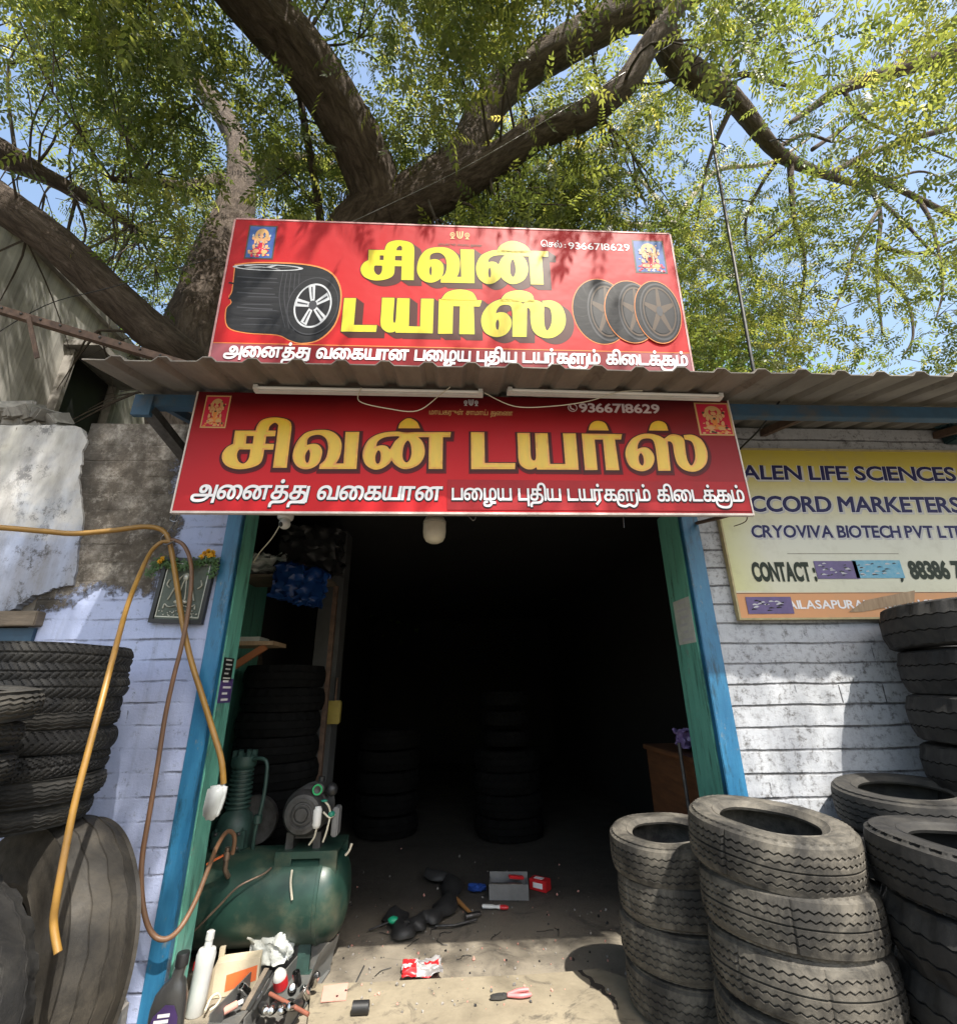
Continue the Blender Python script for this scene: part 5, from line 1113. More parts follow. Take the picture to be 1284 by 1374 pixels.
for i in range(8): a = i*math.pi/4; mb.box((pp[0]+.065*math.cos(a)-.012, pp[1]+.065*math.sin(a)-.012, 1.09), (pp[0]+.065*math.cos(a)+.012, pp[1]+.065*math.sin(a)+.012, 1.135))
mb.build('head_bolt', M['green_dark'], pump, cc)
mb = MB(); mb.tube(spline([(-1.33,3.62,1.08),(-1.27,3.60,1.09),(-1.225,3.59,1.06),(-1.215,3.585,.95),(-1.22,3.58,.82),(-1.24,3.58,.70),(-1.25,3.60,.60),(-1.25,3.62,.56)], 6), .012, 8); mb.lathe([(.012,.72),(.026,.725),(.026,.77),(.012,.775)], 12, Matrix.Translation((-1.235,3.58,0))); mb.build('delivery_pipe', M['green_dark'], comp, cc, 50)
mb = MB(); MF = Matrix.Translation((-1.29, 3.70, .72)) @ Matrix.Rotation(math.pi/2, 4, 'X'); mb.lathe([(.0001,-.03),(.03,-.03),(.035,-.012),(.125,-.012),(.14,-.022),(.145,0),(.14,.022),(.125,.012),(.0001,.012)], 36, MF); mb.build('flywheel', M['darksteel'], comp, cc, 40)
mb = MB(); mb.box((-1.50,3.555,.575),(-1.30,3.66,.70), 0, None, .015); mb.build('crankcase', M['green_dark'], comp, cc)
for k_ in range(4): mb = MB(); mb.ball((-1.47+.07*(k_ % 2)*2, 3.552, .60+.075*(k_//2)), .011, 0, 6); mb.build('case_bolt', M['darksteel'], comp, cc, 60)
mb = MB(); mb.tube([(-1.3,3.40,.50),(-1.302,3.345,.55),(-1.302,3.34,.66)], .014, 10); mb.tube([(-1.302,3.34,.60),(-1.302,3.34,.64)], .02, 8); mb.build('brass_valve', M['copper'], comp, cc, 60)
mb = MB(); mb.beam((-1.315,3.335,.625), (-1.40,3.33,.585), .026, .010); mb.build('valve_handle', M['orange'], comp, cc)
mb = MB(); mb.tube(spline([W(238,1268,Y=3.30), W(255,1255,Y=3.33), W(290,1220,Y=3.36), W(320,1190,Y=3.37), W(352,1174,Y=3.42), W(364,1165,Y=3.46)], 6), .0055, 6); mb.build('copper_tube', M['copper'], comp, cc, 60)
mb = MB(); mb.tube(spline([W(392,1168,Y=3.44), W(390,1185,Y=3.40), W(392,1208,Y=3.385)], 5), .006, 6); mb.build('drain_tube', M['cream'], comp, cc, 60); mb = MB(); mb.tube(spline([(-.655,3.5,.56),(-.635,3.5,.58),(-.62,3.5,.62)], 4), .008, 6); mb.build('drain_tube', M['cream'], comp, cc, 60)

# ================================================================ HOSES AND WALL THINGS
def hose(name, pts, r, mat, label, cat='hose', per=8):
    P = spline([W(u, v, Y=Y) for u, v, Y in pts], per); mb = MB(); mb.tube(P, r, 10); return tag(mb.build(name, M[mat], None, P[0], 60), label, cat)
hose('air_hose', [(-90,703,2.45),(0,708,2.55),(60,713,2.62),(100,716,2.68),(150,712,2.74),(190,707,2.80),(212,709,2.83),(224,718,2.845),(230,738,2.84),(236,775,2.835),(245,835,2.83),(256,885,2.83),(270,930,2.835),(287,985,2.845),(297,1020,2.85),(300,1052,2.86)], .0150, 'orange_hose', 'thick orange air hose reaching from the left edge over the nail to the white pouch')
hose('air_hose', [(229,727,2.82),(216,728,2.80),(203,740,2.76),(190,765,2.60),(172,810,2.40),(155,870,2.18),(138,935,2.06),(118,1010,2.0),(100,1080,1.97),(86,1150,1.95),(76,1205,1.95),(72,1240,1.96),(78,1279,1.95)], .0112, 'orange_hose', 'orange hose end hanging in front of the motorcycle tyres')
hose('air_hose', [(230,724,2.80),(245,730,2.80),(255,750,2.80),(257,780,2.80),(252,825,2.80),(243,870,2.80),(234,905,2.80),(222,960,2.80),(211,1030,2.80),(200,1095,2.79),(191,1150,2.78),(190,1195,2.78),(196,1235,2.78),(208,1257,2.79),(225,1260,2.80),(243,1244,2.83),(262,1210,2.90),(278,1170,3.0),(292,1135,3.12),(304,1117,3.22),(312,1118,3.28),(315,1128,3.31),(312,1146,3.335)], .0115, 'brown_hose', 'brown hose hanging in a deep loop from the nail to the compressor valve')
mb = MB(); mb.tube(spline([W(238,690,Y=2.86), W(232,705,Y=2.85), W(222,716,Y=2.84), W(216,724,Y=2.82), W(222,731,Y=2.80), W(234,726,Y=2.79)], 5), .005, 6); mb.build('wire_hook', M['steel'], shop, O, 60); mb = MB(); mb.tube(spline([W(232,691,Y=2.88), W(228,697,Y=2.86), W(236,700,Y=2.85), W(243,692,Y=2.87)], 4), .004, 6)
mb.build('wire_hook', M['steel'], shop, O, 60)
mb = MB(); c_ = W(291, 1075, Y=2.87)
vs = [(0.042*sx, sy, z) for z in (0,) for sx in (-1,1) for sy in (0,)]
prof_ = [(-.052,.075),(.048,.085),(.05,.03),(.034,-.05),(.016,-.085),(-.02,-.095),(-.05,-.08),(-.062,-.05),(-.058,.0)]
mb.prism(prof_, -.03, .012, 0, Matrix.Translation(c_) @ MX @ Matrix.Diagonal((.92,.92,1,1))); pouch = mb.build('plug_pouch', pmat('grubby_white_plastic', (.62,.64,.63), (.45,.47,.46), 12, .4, .3, 30), None, c_)
bm = bmesh.new(); bm.from_mesh(pouch.data); bmesh.ops.bevel(bm, geom=bm.edges[:], offset=.012, segments=3, affect='EDGES'); bm.to_mesh(pouch.data); bm.free(); pouch.data.polygons.foreach_set('use_smooth', [True]*len(pouch.data.polygons))
tag(pouch, 'white plastic pouch fixed to the green door jamb holding the orange hose end', 'pouch')
# framed relief picture with a garland
fp = [W(u, v, Y=2.875) for u, v in ((203,846),(275,844),(286,740),(221,744))]
cx_ = sum((p.x for p in fp))/4; cz_ = sum((p.z for p in fp))/4; fw_, fh_ = .30, .385
pic = empty('framed_picture', (cx_, 2.88, cz_), 'dark framed grey green picture with a silver relief under a flower garland', 'picture', None, (0, R_(2.5), 0))
mb = MB()
for lo, hi in (((-fw_/2,-.018,-fh_/2),(fw_/2,.012,-fh_/2+.022)), ((-fw_/2,-.018,fh_/2-.022),(fw_/2,.012,fh_/2)), ((-fw_/2,-.018,-fh_/2+.0225),(-fw_/2+.022,.012,fh_/2-.0225)), ((fw_/2-.022,-.018,-fh_/2+.0225),(fw_/2,.012,fh_/2-.0225))): mb.box(lo, hi)
mb.build('frame', M['black'], pic)
mb = MB(); mb.box((-fw_/2+.0225, -.006, -fh_/2+.0225), (fw_/2-.0225, .008, fh_/2-.0225)); mb.build('backing', pmat('grey_green_velvet', (.10,.12,.10), (.06,.075,.06), 14, .7, .2), pic)
mb = MB()
for lo, hi in (((-.118,-.010,-.16),(.118,-.0065,-.154)), ((-.118,-.010,.154),(.118,-.0065,.16)), ((-.124,-.010,-.16),(-.1185,-.0065,.16)), ((.1185,-.010,-.16),(.124,-.0065,.16))): mb.box(lo, hi)
for sx in (-1, 1):
    for pts in ([(.0,.10),(.03,.075),(.045,.03),(.06,-.02),(.075,-.06)], [(.005,.06),(.015,.0),(.02,-.06),(.012,-.10)], [(.09,.06),(.10,.03),(.08,.01)], [(.02,-.09),(.06,-.10),(.085,-.085),(.09,-.11)]): mb.tube(spline([(sx*x, -.011, z) for x, z in pts], 5), .0042, 6)
mb.ball((0,-.012,.075), .02, 0, 8, (.8,.5,1)); mb.ball((0,-.012,-.07), .03, 0, 8, (1.3,.4,.5))
rr_ = random.Random(3)
for i in range(40): mb.ball((rr_.uniform(-.11,.11), -.009, -.14+rr_.uniform(-.012,.02)), .004, 0, 4)
mb.build('silver_relief', M['silver'], pic, (0,0,0), 60)
gz = fh_/2; gl = empty('flower_garland', (cx_, 2.86, cz_+gz), 'wilted green garland with yellow marigolds draped over the framed picture', 'garland')
mb = MB(); fl = MB(); rr_ = random.Random(5)
path = spline([(-.20,0,-.09),(-.165,0,-.02),(-.11,0,-.03),(-.02,0,-.045),(.07,0,-.03),(.13,0,.0),(.165,0,-.03),(.165,0,-.10)], 10)
for p in path:
    for k in range(8):
        q_ = p+Vector((rr_.gauss(0,.012), -abs(rr_.gauss(.012,.01)), rr_.gauss(-.006,.014))); d = Vector((rr_.gauss(0,1), rr_.gauss(0,.5), rr_.gauss(-.4,1))).normalized()*.022; s_ = d.cross(Vector((0,1,0))).normalized()*.005
        mb.add([q_, q_+d*.5+s_, q_+d, q_+d*.5-s_], [(0,1,2,3)])
for x, z in ((-.135,-.012),(-.148,-.028),(.10,.02),(.12,.035),(.145,.028),(.13,.008),(.155,.012),(.085,.0)):
    c_ = Vector((x, -.022, z))
    for k in range(26):
        d = Vector((rr_.gauss(0,1), -abs(rr_.gauss(.4,.6)), rr_.gauss(0,1))).normalized()*.018; s_ = d.cross(Vector((.3,1,.2))).normalized()*.006
        fl.add([c_, c_+d*.6+s_, c_+d, c_+d*.6-s_], [(0,1,2,3)])
mb.build('leaves', M['leafgreen'], gl); fl.build('marigolds', M['marigold'], gl)
# security camera
c_ = W(382, 703, Y=2.98); sc_ = empty('security_camera', c_, 'small white dome security camera hanging in the top left of the doorway', 'camera')
mb = MB(); mb.ball(c_, .036, 0, 14); mb.lathe([(.0001,.03),(.045,.03),(.05,.045),(.05,.16),(.0001,.17)], 24, Matrix.Translation(c_)); mb.build('housing', M['white'], sc_, c_, 50)
mb = MB(); d_ = Vector((-.45,-.8,-.35)).normalized(); mb.ball(c_+d_*.021, .020, 0, 10); mb.build('lens', M['black'], sc_, c_, 60)
mb = MB(); mb.tube(spline([c_+Vector((-.03,0,-.01)), W(365,722,Y=3.02), W(348,742,Y=3.08), W(340,755,Y=3.12)], 5), .004, 6); mb.build('cable', M['cream'], sc_, c_, 60)
c_ = W(583, 711, Y=2.72); lb = empty('hanging_lamp', c_, 'large cream bulb lamp hanging in the doorway behind the lower sign', 'lamp')
mb = MB(); mb.lathe([(.0001,-.083),(.03,-.081),(.052,-.068),(.064,-.045),(.068,-.01),(.067,.035)], 28, Matrix.Translation(c_)); mb.build('bulb', M['cream'], lb, c_, 60)
mb = MB(); mb.lathe([(.067,.0365),(.069,.038),(.068,.05),(.055,.075),(.03,.088),(.018,.12),(.0001,.121)], 28, Matrix.Translation(c_)); mb.tube([c_+Vector((0,0,.12)), Vector((c_.x, c_.y, 2.9)), Vector((c_.x, 2.9, 3.0))], .006, 6); mb.build('cap', pmat('dull_cream', (.42,.39,.31), None, 6, .5, .1), lb, c_, 60)
mb = MB(); mb.tube(spline([W(627,690,Y=2.75), W(634,698,Y=2.75), W(638,695,Y=2.75), W(637,685,Y=2.75), W(636,660,Y=2.80)], 4), .004, 6); mb.build('ceiling_hook', M['steel'], shop, O, 60); mb = MB(); mb.tube([W(835,685,Y=2.8), W(837,708,Y=2.8)], .004, 6)
mb.build('ceiling_hook', M['steel'], shop, O, 60)
mb = MB(); mb.tube([W(935,702,Y=2.88), W(968,694,Y=2.6), W(1005,683,Y=2.37)], .012, 8); mb.tube(spline([W(1003,690,Y=2.37), W(1000,700,Y=2.5), W(985,706,Y=2.7)], 4), .003, 5); mb.build('sign_bracket', M['rust'], sign, sign.location, 60)
for ch in sign.children:
    if ch.name.startswith('sign_bracket'):
        for v_ in ch.data.vertices: v_.co = LB.rot and (LB.I @ (v_.co+sign.location))
hose('black_cable', [(1046,538,2.40),(1020,575,2.6),(995,600,2.8),(985,612,2.88)], .006, 'blackhose', 'thin black cable running from the beam down behind the lower sign', 'cable')
mb = MB(); c_ = W(1272, 578, Y=2.84); mb.box(tuple(c_+Vector((-.02,-.05,-.09))), tuple(c_+Vector((.2,.05,.06))), 0, None, .012); mb.tube([c_+Vector((-.06,0,.05)), c_+Vector((.1,0,.05))], .03, 12); tag(mb.build('junction_box', pmat('dark_teal_metal', (.02,.06,.07), (.012,.03,.035), 8, .5, .2), None, c_), 'dark teal metal box on the wall at the right edge above the yellow sign', 'box')
mb = MB(); a = W(1010, 492, Y=3.4); b = W(958, 200, Y=3.4); mb.tube([Vector((a.x, 3.4, 3.3)), a, b, W(952, 150, Y=3.4)], .016, 8); tag(mb.build('metal_pole', M['darksteel'], None, (a.x, 3.4, 3.3), 60), 'thin dark metal pole rising from the roof right of the upper sign', 'pole')
hose('overhead_cable', [(400,330,3.6),(520,275,3.55),(640,215,3.5),(800,120,3.4),(960,20,3.3),(1050,-50,3.2)], .0035, 'steel', 'thin pale cable crossing in front of the main fork of the tree', 'cable')
hose('overhead_cable', [(-40,470,3.3),(60,410,3.3),(150,385,3.3),(290,345,3.4)], .0035, 'blackhose', 'thin dark cable passing the lower left limb', 'cable')
mb = MB(); mb.box((-1.60, 2.74, -.02), (-1.45, 2.875, .215), 0, None, .015).jitter(.012, 9, 2); tag(mb.build('stone_block', M['concrete'], None, (-1.53, 2.81, -.02)), 'rough grey stone block at the foot of the blue door frame', 'stone')

# ================================================================ THINGS ON THE FLOOR
# oil bottle
bc = Vector((-1.262, 2.83, -.004)); ob = empty('oil_bottle', bc, 'black engine oil bottle with a purple label by the left jamb', 'bottle', None, (0, 0, R_(8))); ob.scale = (1.2, 1.2, 1.17)
mb = MB(); rr_ = []
for z, wx, wy in ((0,.052,.032),(.01,.058,.036),(.10,.060,.038),(.17,.059,.038),(.21,.052,.034),(.24,.036,.027),(.255,.020,.020),(.29,.018,.018)): rr_.append((z, wx, wy))
n_ = 24; vs = []; fs = []
for z, wx, wy in rr_:
    for j in range(n_):
        a = 2*math.pi*j/n_; c, s_ = math.cos(a), math.sin(a); e_ = .65
        vs.append((math.copysign(abs(c)**e_, c)*wx+(.022 if z > .2 else 0)*(z-.2)/.09, math.copysign(abs(s_)**e_, s_)*wy, z))
for i in range(len(rr_)-1):
    for j in range(n_): fs.append((i*n_+j, i*n_+(j+1) % n_, (i+1)*n_+(j+1) % n_, (i+1)*n_+j))
fs.append(tuple(range(n_))[::-1]); mb.add(vs, fs); mb.build('body', pmat('glossy_black_plastic', (.03,.03,.03), (.045,.045,.045), 9, .3, .15, 70), ob, (0,0,0), 50)
mb = MB(); mb.lathe([(.0001,.33),(.021,.33),(.023,.325),(.023,.29),(.018,.288)], 18, Matrix.Translation((.022,0,0))); mb.build('cap', M['black'], ob, (0,0,0), 40)
mb = MB(); mb.prism([(-.047,.02),(.047,.02),(.05,.10),(.048,.15),(.03,.185),(.0,.19),(-.035,.16),(-.05,.12)], -.0410, -.0385, 0, MX)
for k, (z, x0, x1) in enumerate(((.155,-.02,.02),(.138,-.03,.018),(.122,-.024,.026),(.05,-.03,.035))): mb.prism([(x0,z),(x1,z),(x1,z+.010),(x0,z+.010)], -.0425, -.0412, 1 if k < 3 else 2, MX)
mb.build('label', [pmat('purple_label', (.045,.022,.10), (.03,.016,.07), 9, .35, 0), M['white_ink'], M['violet']], ob)
# white bottle
bc = Vector((-1.285, 3.175, -.004)); wb = empty('white_bottle', bc, 'tall translucent white squeeze bottle behind the oil bottle', 'bottle', None, (R_(0), R_(4), 0))
mb = MB(); mb.lathe([(.0001,0),(.040,0),(.045,.006),(.045,.20),(.047,.24),(.040,.262),(.020,.27),(.018,.30)], 24); mb.build('body', pmat('milky_plastic', (.72,.73,.72), (.62,.63,.62), 6, .35, .05), wb, (0,0,0), 50)
mb = MB(); mb.lathe([(.018,.30),(.021,.302),(.020,.335),(.012,.34),(.0001,.34)], 16); mb.build('cap', M['white'], wb, (0,0,0), 50)
mb = MB(); mb.box((-.0485,-.012,.175),(-.0462,.012,.21)); mb.build('label_patch', M['red'], wb)
# grey tool tray with its tools
tc_ = Vector((-.905, 3.24, 0)); tray = empty('tool_tray', tc_, 'open grey plastic tool tray by the step crowded with tools', 'tray', None, (0, 0, R_(-8)))
mb = MB(); mb.box((-.19,-.30,.0),(.17,.30,.006))
for lo, hi in (((-.19,.294,.006),(.17,.30,.13)), ((-.19,-.30,.006),(.17,-.294,.06)), ((-.19,-.2935,.006),(-.184,.2935,.09)), ((-.02,-.2935,.006),(-.014,.2935,.08))): mb.box(lo, hi)
mb.build('tray_body', pmat('dusty_grey_plastic', (.13,.132,.128), (.075,.077,.075), 7, .5, .2, 40, dirt=(.20,.18,.15)), tray)
mb = MB(); vs = []
for i in range(9):
    for j in range(7): t = i/8; r_ = j/6; vs.append((.145+.02*math.sin(t*7)+.05*r_+.012*mnoise.noise(Vector((t*4, r_*3, 2))), -.29+.60*t, .006+.17*r_*(.75+.25*t)+.012*mnoise.noise(Vector((t*5, r_*4, 9)))))
mb.add(vs, [(i*7+j, i*7+j+1, (i+1)*7+j+1, (i+1)*7+j) for i in range(8) for j in range(6)]); mb.build('folded_flap', pmat('grey_sheet_plastic', (.17,.175,.17), (.11,.112,.11), 6, .45, .25, 25), tray, (0,0,0), 60)
def tool(name, label, cat, make, loc, rot, mats, sm=50):
    mb = MB(); make(mb); o = mb.build(name, mats, None, (0,0,0), sm); o.matrix_world = Matrix.Translation(loc) @ Euler(rot).to_matrix().to_4x4(); return tag(o, label, cat)
def sock(mb): mb.lathe([(.0001,0),(.017,0),(.019,.004),(.019,.06),(.018,.066),(.0125,.066),(.0125,.03),(.0001,.028)], 20)
chrome = pmat('chrome', (.55,.55,.55), (.32,.32,.32), 20, .2, .05, 60, 1)
def at_(u, v, z): p = W(u, v, Z=z); return (p.x, p.y, p.z)
for k, (u, v, z, rx, ry) in enumerate(((349,1338,.07,60,20),(333,1333,.06,35,-30),(420,1322,.09,28,22),(400,1322,.10,20,-10),(412,1338,.08,40,-14))):
    o = tool('socket', ['upper chrome socket at the left end of the tray', 'chrome socket beside the cream carton', 'chrome socket against the grey flap', 'upright chrome socket near the red oval bottle', 'chrome socket over the brown rod'][k], 'socket', sock, at_(u, v, z), (R_(rx), R_(ry), 0), [chrome]); o['group'] = 'chrome sockets'
for k, (u, v, z, rx, rz) in enumerate(((352,1352,.07,72,24),(368,1352,.07,70,10),(386,1350,.08,72,2),(402,1348,.08,68,-8),(392,1330,.09,62,14))):
    o = tool('spanner', ['leftmost black and chrome socket spanner at the tray front', 'second black and chrome socket spanner from the left', 'middle black and chrome socket spanner', 'rightmost black and chrome socket spanner before the flap', 'black and chrome socket spanner lying over the others'][k], 'spanner', lambda mb: (mb.lathe([(.0001,0),(.019,0),(.022,.01),(.021,.08),(.016,.09)], 16, None, 0), mb.lathe([(.0162,.088),(.0165,.13),(.012,.15),(.0001,.152)], 16, None, 1)), at_(u, v, z), (R_(rx), 0, R_(rz)), [M['black'], chrome]); o['group'] = 'socket spanners'
tool('oval_bottle', 'small clear bottle with a red oval front lying in the tray', 'bottle', lambda mb: (mb.lathe([(.0001,-.05),(.028,-.046),(.034,-.02),(.034,.03),(.022,.05),(.012,.055),(.0001,.056)], 18, None, 1), mb.lathe([(.0352,-.03),(.0356,-.01),(.0352,.022)], 18, None, 0)), at_(376,1316,.12), (R_(24), R_(-12), R_(10)), [M['red'], pmat('cloudy_plastic', (.5,.5,.48), (.35,.35,.33), 9, .2, .1)])
tool('brown_rod', 'brown copper rod lying across the front of the tray', 'rod', lambda mb: mb.tube([at_(362,1334,.13), at_(385,1346,.12), at_(414,1362,.10)], .009, 8), (0,0,0), (0,0,0), [pmat('coppery_rod', (.26,.09,.055), (.17,.06,.04), 9, .5, .1)])
for k in range(3):
    q0 = at_(358+5*k, 1300+3*k, .16); q1 = at_(326+7*k, 1356, .09)
    tool('flat_bar', ['wide weathered flat bar leaning along the tray', 'middle steel flat bar leaning along the tray', 'rightmost thin flat bar leaning along the tray'][k], 'bar', lambda mb: mb.beam(q0, q1, .024-.005*k, .005), (0,0,0), (0,0,0), [M['greywood'] if k == 0 else M['steel']])
tool('wire_clip', 'cream bent wire clip lying left of the carton', 'clip', lambda mb: mb.tube(spline([at_(275,1358,.03), at_(283,1340,.05), at_(292,1334,.055), at_(296,1340,.05), at_(290,1350,.04), at_(282,1356,.03)], 5), .006, 8), (0,0,0), (0,0,0), [M['cream']])
tool('striped_tube', 'small pink and white striped tube before the carton', 'tube', lambda mb: (mb.tube([at_(300,1358,.04), at_(318,1348,.05)], .016, 10, 0), mb.tube([at_(319,1347.5,.051), at_(326,1344,.054)], .010, 10, 1)), (0,0,0), (0,0,0), [M['pinkcard'], M['white']])
tool('small_cap', 'short dark metal cap standing before the carton', 'cap', lambda mb: mb.lathe([(.0001,0),(.022,0),(.022,.05),(.018,.056),(.0001,.056)], 16), at_(315,1352,.0), (0,0,0), [M['darksteel']])
cb = empty('cardboard_box', (-1.16, 3.36, 0), 'small cream cardboard box with an orange printed panel beside the tray', 'box', None, (0, 0, R_(12)))
mb = MB(); mb.box((-.11,-.045,0),(.11,.045,.145)); mb.add([Vector(p) for p in ((-.11,-.046,.145),(-.135,-.10,.10),(-.13,-.10,.0),(-.11,-.046,0))], [(0,1,2,3)]); mb.box((-.112,.02,.145),(-.085,.05,.185)); mb.build('carton', pmat('cream_card', (.58,.50,.36), (.48,.41,.29), 8, .85, .15), cb)
mb = MB(); mb.add([Vector(p) for p in ((-.05,-.0465,.02),(.10,-.0465,.05),(.10,-.0465,.115),(-.05,-.0465,.09))], [(0,1,2,3)]); mb.build('printed_panel', M['orange'], cb)
mb = MB(); mb.box((-.09,-.05,0),(.09,.05,.10)); mb.v = [tuple(v_) for v_ in mb.v]
def crumple(name, size, loc, rot, mats, label, cat, seed, amp=.03, sub=14, flatz=1.0, paint=None):
    bm = bmesh.new(); bmesh.ops.create_cube(bm, size=1); bmesh.ops.subdivide_edges(bm, edges=bm.edges[:], cuts=sub, use_grid_fill=True)
    s_ = Vector((seed, seed*2, 0))
    for v_ in bm.verts:
        p = Vector((v_.co.x*size[0], v_.co.y*size[1], v_.co.z*size[2])); r_ = min(1, .75+.5*(1-(abs(v_.co.x)**4+abs(v_.co.y)**4)*4)); p.z *= r_
        q_ = p*22+s_; v_.co = p+amp*(Vector((mnoise.noise(q_), mnoise.noise(q_+Vector((5,0,0))), mnoise.noise(q_+Vector((0,9,0)))*flatz))+.5*mnoise.noise_vector(p*60+s_))
    zmin = min(v_.co.z for v_ in bm.verts)
    for v_ in bm.verts: v_.co.z -= zmin
    me = bpy.data.meshes.new(name); bm.to_mesh(me)
    for m_ in mats: me.materials.append(m_)
    if paint:
        for f in me.polygons: f.material_index = paint(f.center)
    bm.free(); me.polygons.foreach_set('use_smooth', [True]*len(me.polygons)); me.set_sharp_from_angle(angle=R_(62)); o = bpy.data.objects.new(name, me); COL.objects.link(o); o.location = loc; o.rotation_euler = rot; return tag(o, label, cat)
crumple('plastic_bag', (.22,.14,.15), (-1.03, 3.50, .06), (0,0,R_(-10)), [M['clearbag']], 'crumpled clear plastic bag behind the tool tray', 'bag', 3, .022)
crumple('red_packet', (.21,.15,.035), W(566,1308,Z=0)+Vector((0,0,.0)), (R_(-8),0,R_(6)), [M['red'], pmat('silver_foil', (.62,.60,.60), (.40,.38,.38), 14, .25, .3, 30, .4), M['white_ink']], 'crumpled red and silver packet in the sun behind the step', 'packet', 8, .016, 16, .8, lambda c: (1 if (c.x > -.035 and c.z > .01 and not (abs(c.x-.05) < .04 and abs(c.y+.02) < .03)) else (2 if (c.x < -.06 and abs(c.y) < .025) else 0)))
crumple('purple_bag', (.15,.11,.10), (1.66, 3.66, 1.085), (0,0,R_(20)), [pmat('purple_film', (.25,.19,.38), (.12,.08,.22), 20, .22, .4, 30)], 'crumpled purple plastic bag on the brown desk', 'bag', 5, .03)
crumple('blue_cloth', (.11,.09,.03), W(640,1197,Z=0), (0,0,.4), [pmat('blue_rag', (.01,.06,.32), (.008,.04,.2), 9, .8, .2)], 'small blue rag on the dark floor', 'cloth', 12, .014)
mb = MB(); c_ = W(449,1335,Z=.048); mb.box((-.06,-.062,0),(.06,.062,.004)).jitter(.004, 14, 3); mb.lathe([(.0001,.0062),(.006,.0062),(.006,.0058)], 10, Matrix.Translation((.015,-.035,0)), 1); o = mb.build('pink_card', [M['pinkcard'], M['black']]); o.location = c_+Vector((0,0,.006)); o.rotation_euler = (R_(4),0,R_(7)); tag(o, 'pink card square with a small hole at the left end of the step', 'card')
mb = MB(); c_ = W(484,1353,Z=.07); mb.lathe([(.022,-.04),(.026,-.038),(.026,.038),(.022,.04),(.017,.04),(.017,-.04)], 20, Matrix.Rotation(math.pi/2, 4, 'Y'), 0, True); o = mb.build('rubber_bush', M['black'], None, (0,0,0), 40); o.location = (c_.x, c_.y, .072); tag(o, 'black rubber cylinder lying on the step', 'bush')
hose('cord', [(489,1296,3.33),(478,1318,3.3),(474,1332,3.25),(466,1345,3.2),(458,1362,3.12)], .004, 'blackhose', 'thin black cord lying by the rubber cylinder', 'cord')
# pliers
pl = empty('pliers', W(684,1340,Z=.046), 'pink handled pliers lying on the sunlit step', 'pliers', None, (0,0,R_(8)))
mb = MB(); mb.prism([(-.10,.004),(-.085,.012),(-.055,.016),(-.03,.012),(-.012,.004),(-.012,-.006),(-.03,-.014),(-.055,-.016),(-.09,-.008),(-.10,-.003)], .006, .020); mb.lathe([(.0001,.023),(.008,.023),(.009,.018)], 12, Matrix.Translation((-.03,0,0))); mb.build('jaws', M['darksteel'], pl, (0,0,0), 30)
for s_ in (1, -1):
    mb = MB(); P = spline([(-.012,.003*s_,.013),(.02,.013*s_,.014),(.05,.022*s_,.014),(.085,.023*s_,.014),(.105,.020*s_,.014)], 5); mb.tube(P, [.007+.003*math.sin(i/len(P)*3) for i in range(len(P))], 8); mb.build('handle', M['pink'], pl, (0,0,0), 60)
# hammer
a = W(607,1202,Z=.02); b = W(634,1228,Z=.02); hm = empty('hammer', b, 'hammer with a pale wooden handle on the dark floor', 'hammer')
mb = MB(); mb.tube([a, a+(b-a)*.3, a+(b-a)*.8, b], [.016,.017,.012,.012], 10); mb.build('handle', pmat('orange_wood', (.42,.21,.07), (.32,.15,.05), 6, .5, .1), hm, b, 60)
dv = (b-a).normalized(); sd = dv.cross(Vector((0,0,1))); mb = MB(); mb.tube([b-sd*.06+dv*.01, b-sd*.03+dv*.01, b+sd*.02+dv*.01, b+sd*.06+dv*.01], [.012,.019,.019,.021], 10); mb.build('head', M['steel'], hm, b, 40)
mb = MB(); P = [W(u, v_, Z=.02) for u, v_ in ((588,1235),(585,1243),(610,1242),(640,1234))]; mb.tube(P, .008, 8); tag(mb.build('tyre_lever', M['darksteel'], None, P[0], 60), 'dark bent tyre lever lying beside the hammer head', 'lever')
# cut inner tube
P = [W(u, v_, Z=.03) for u, v_ in ((572,1174),(592,1178),(606,1184),(604,1205),(594,1222),(580,1232),(566,1236),(552,1245),(545,1252),(535,1242),(530,1228))]
S_ = spline(P, 6); mb = MB(); vs = []; fs = []
for i, p in enumerate(S_):
    d = (S_[min(i+1,len(S_)-1)]-S_[max(i-1,0)]).normalized(); n_ = Vector((-d.y, d.x, 0)); w_ = .085*(.6+.5*math.sin(i*.35)**2)
    for k in range(5): t = -1+k*.5; vs.append(p+n_*w_*t+Vector((0,0,.05*(1-t*t)+.02*mnoise.noise(p*9+Vector((0,0,k))))))
for i in range(len(S_)-1):
    for k in range(4): fs.append((i*5+k, i*5+k+1, (i+1)*5+k+1, (i+1)*5+k))
mb.add(vs, fs); o = mb.build('inner_tube', pmat('black_tube_rubber', (.02,.02,.02), (.035,.035,.035), 7, .55, .2, 40), None, S_[0], 60); sm_ = o.modifiers.new('thick', 'SOLIDIFY'); sm_.thickness = .008; tag(o, 'cut black rubber inner tube crumpled on the shop floor', 'inner tube')
mb = MB(); c_ = W(528,1235,Z=.06); mb.ball(c_, .03, 0, 8, (1.3,1,.7)); mb.tube([c_, c_+Vector((-.16,0,-.05))], .006, 6, 1); tag(mb.build('valve_tool', [pmat('green_grip', (.02,.42,.22), None, 9, .4, 0), M['darksteel']], None, c_, 60), 'small green handled tool lying on the inner tube', 'tool')
c_ = W(683,1203,Z=0); gx = empty('grey_box', c_, 'open grey plastic parts box on the shop floor', 'box', None, (0,0,R_(-6)))
mb = MB()
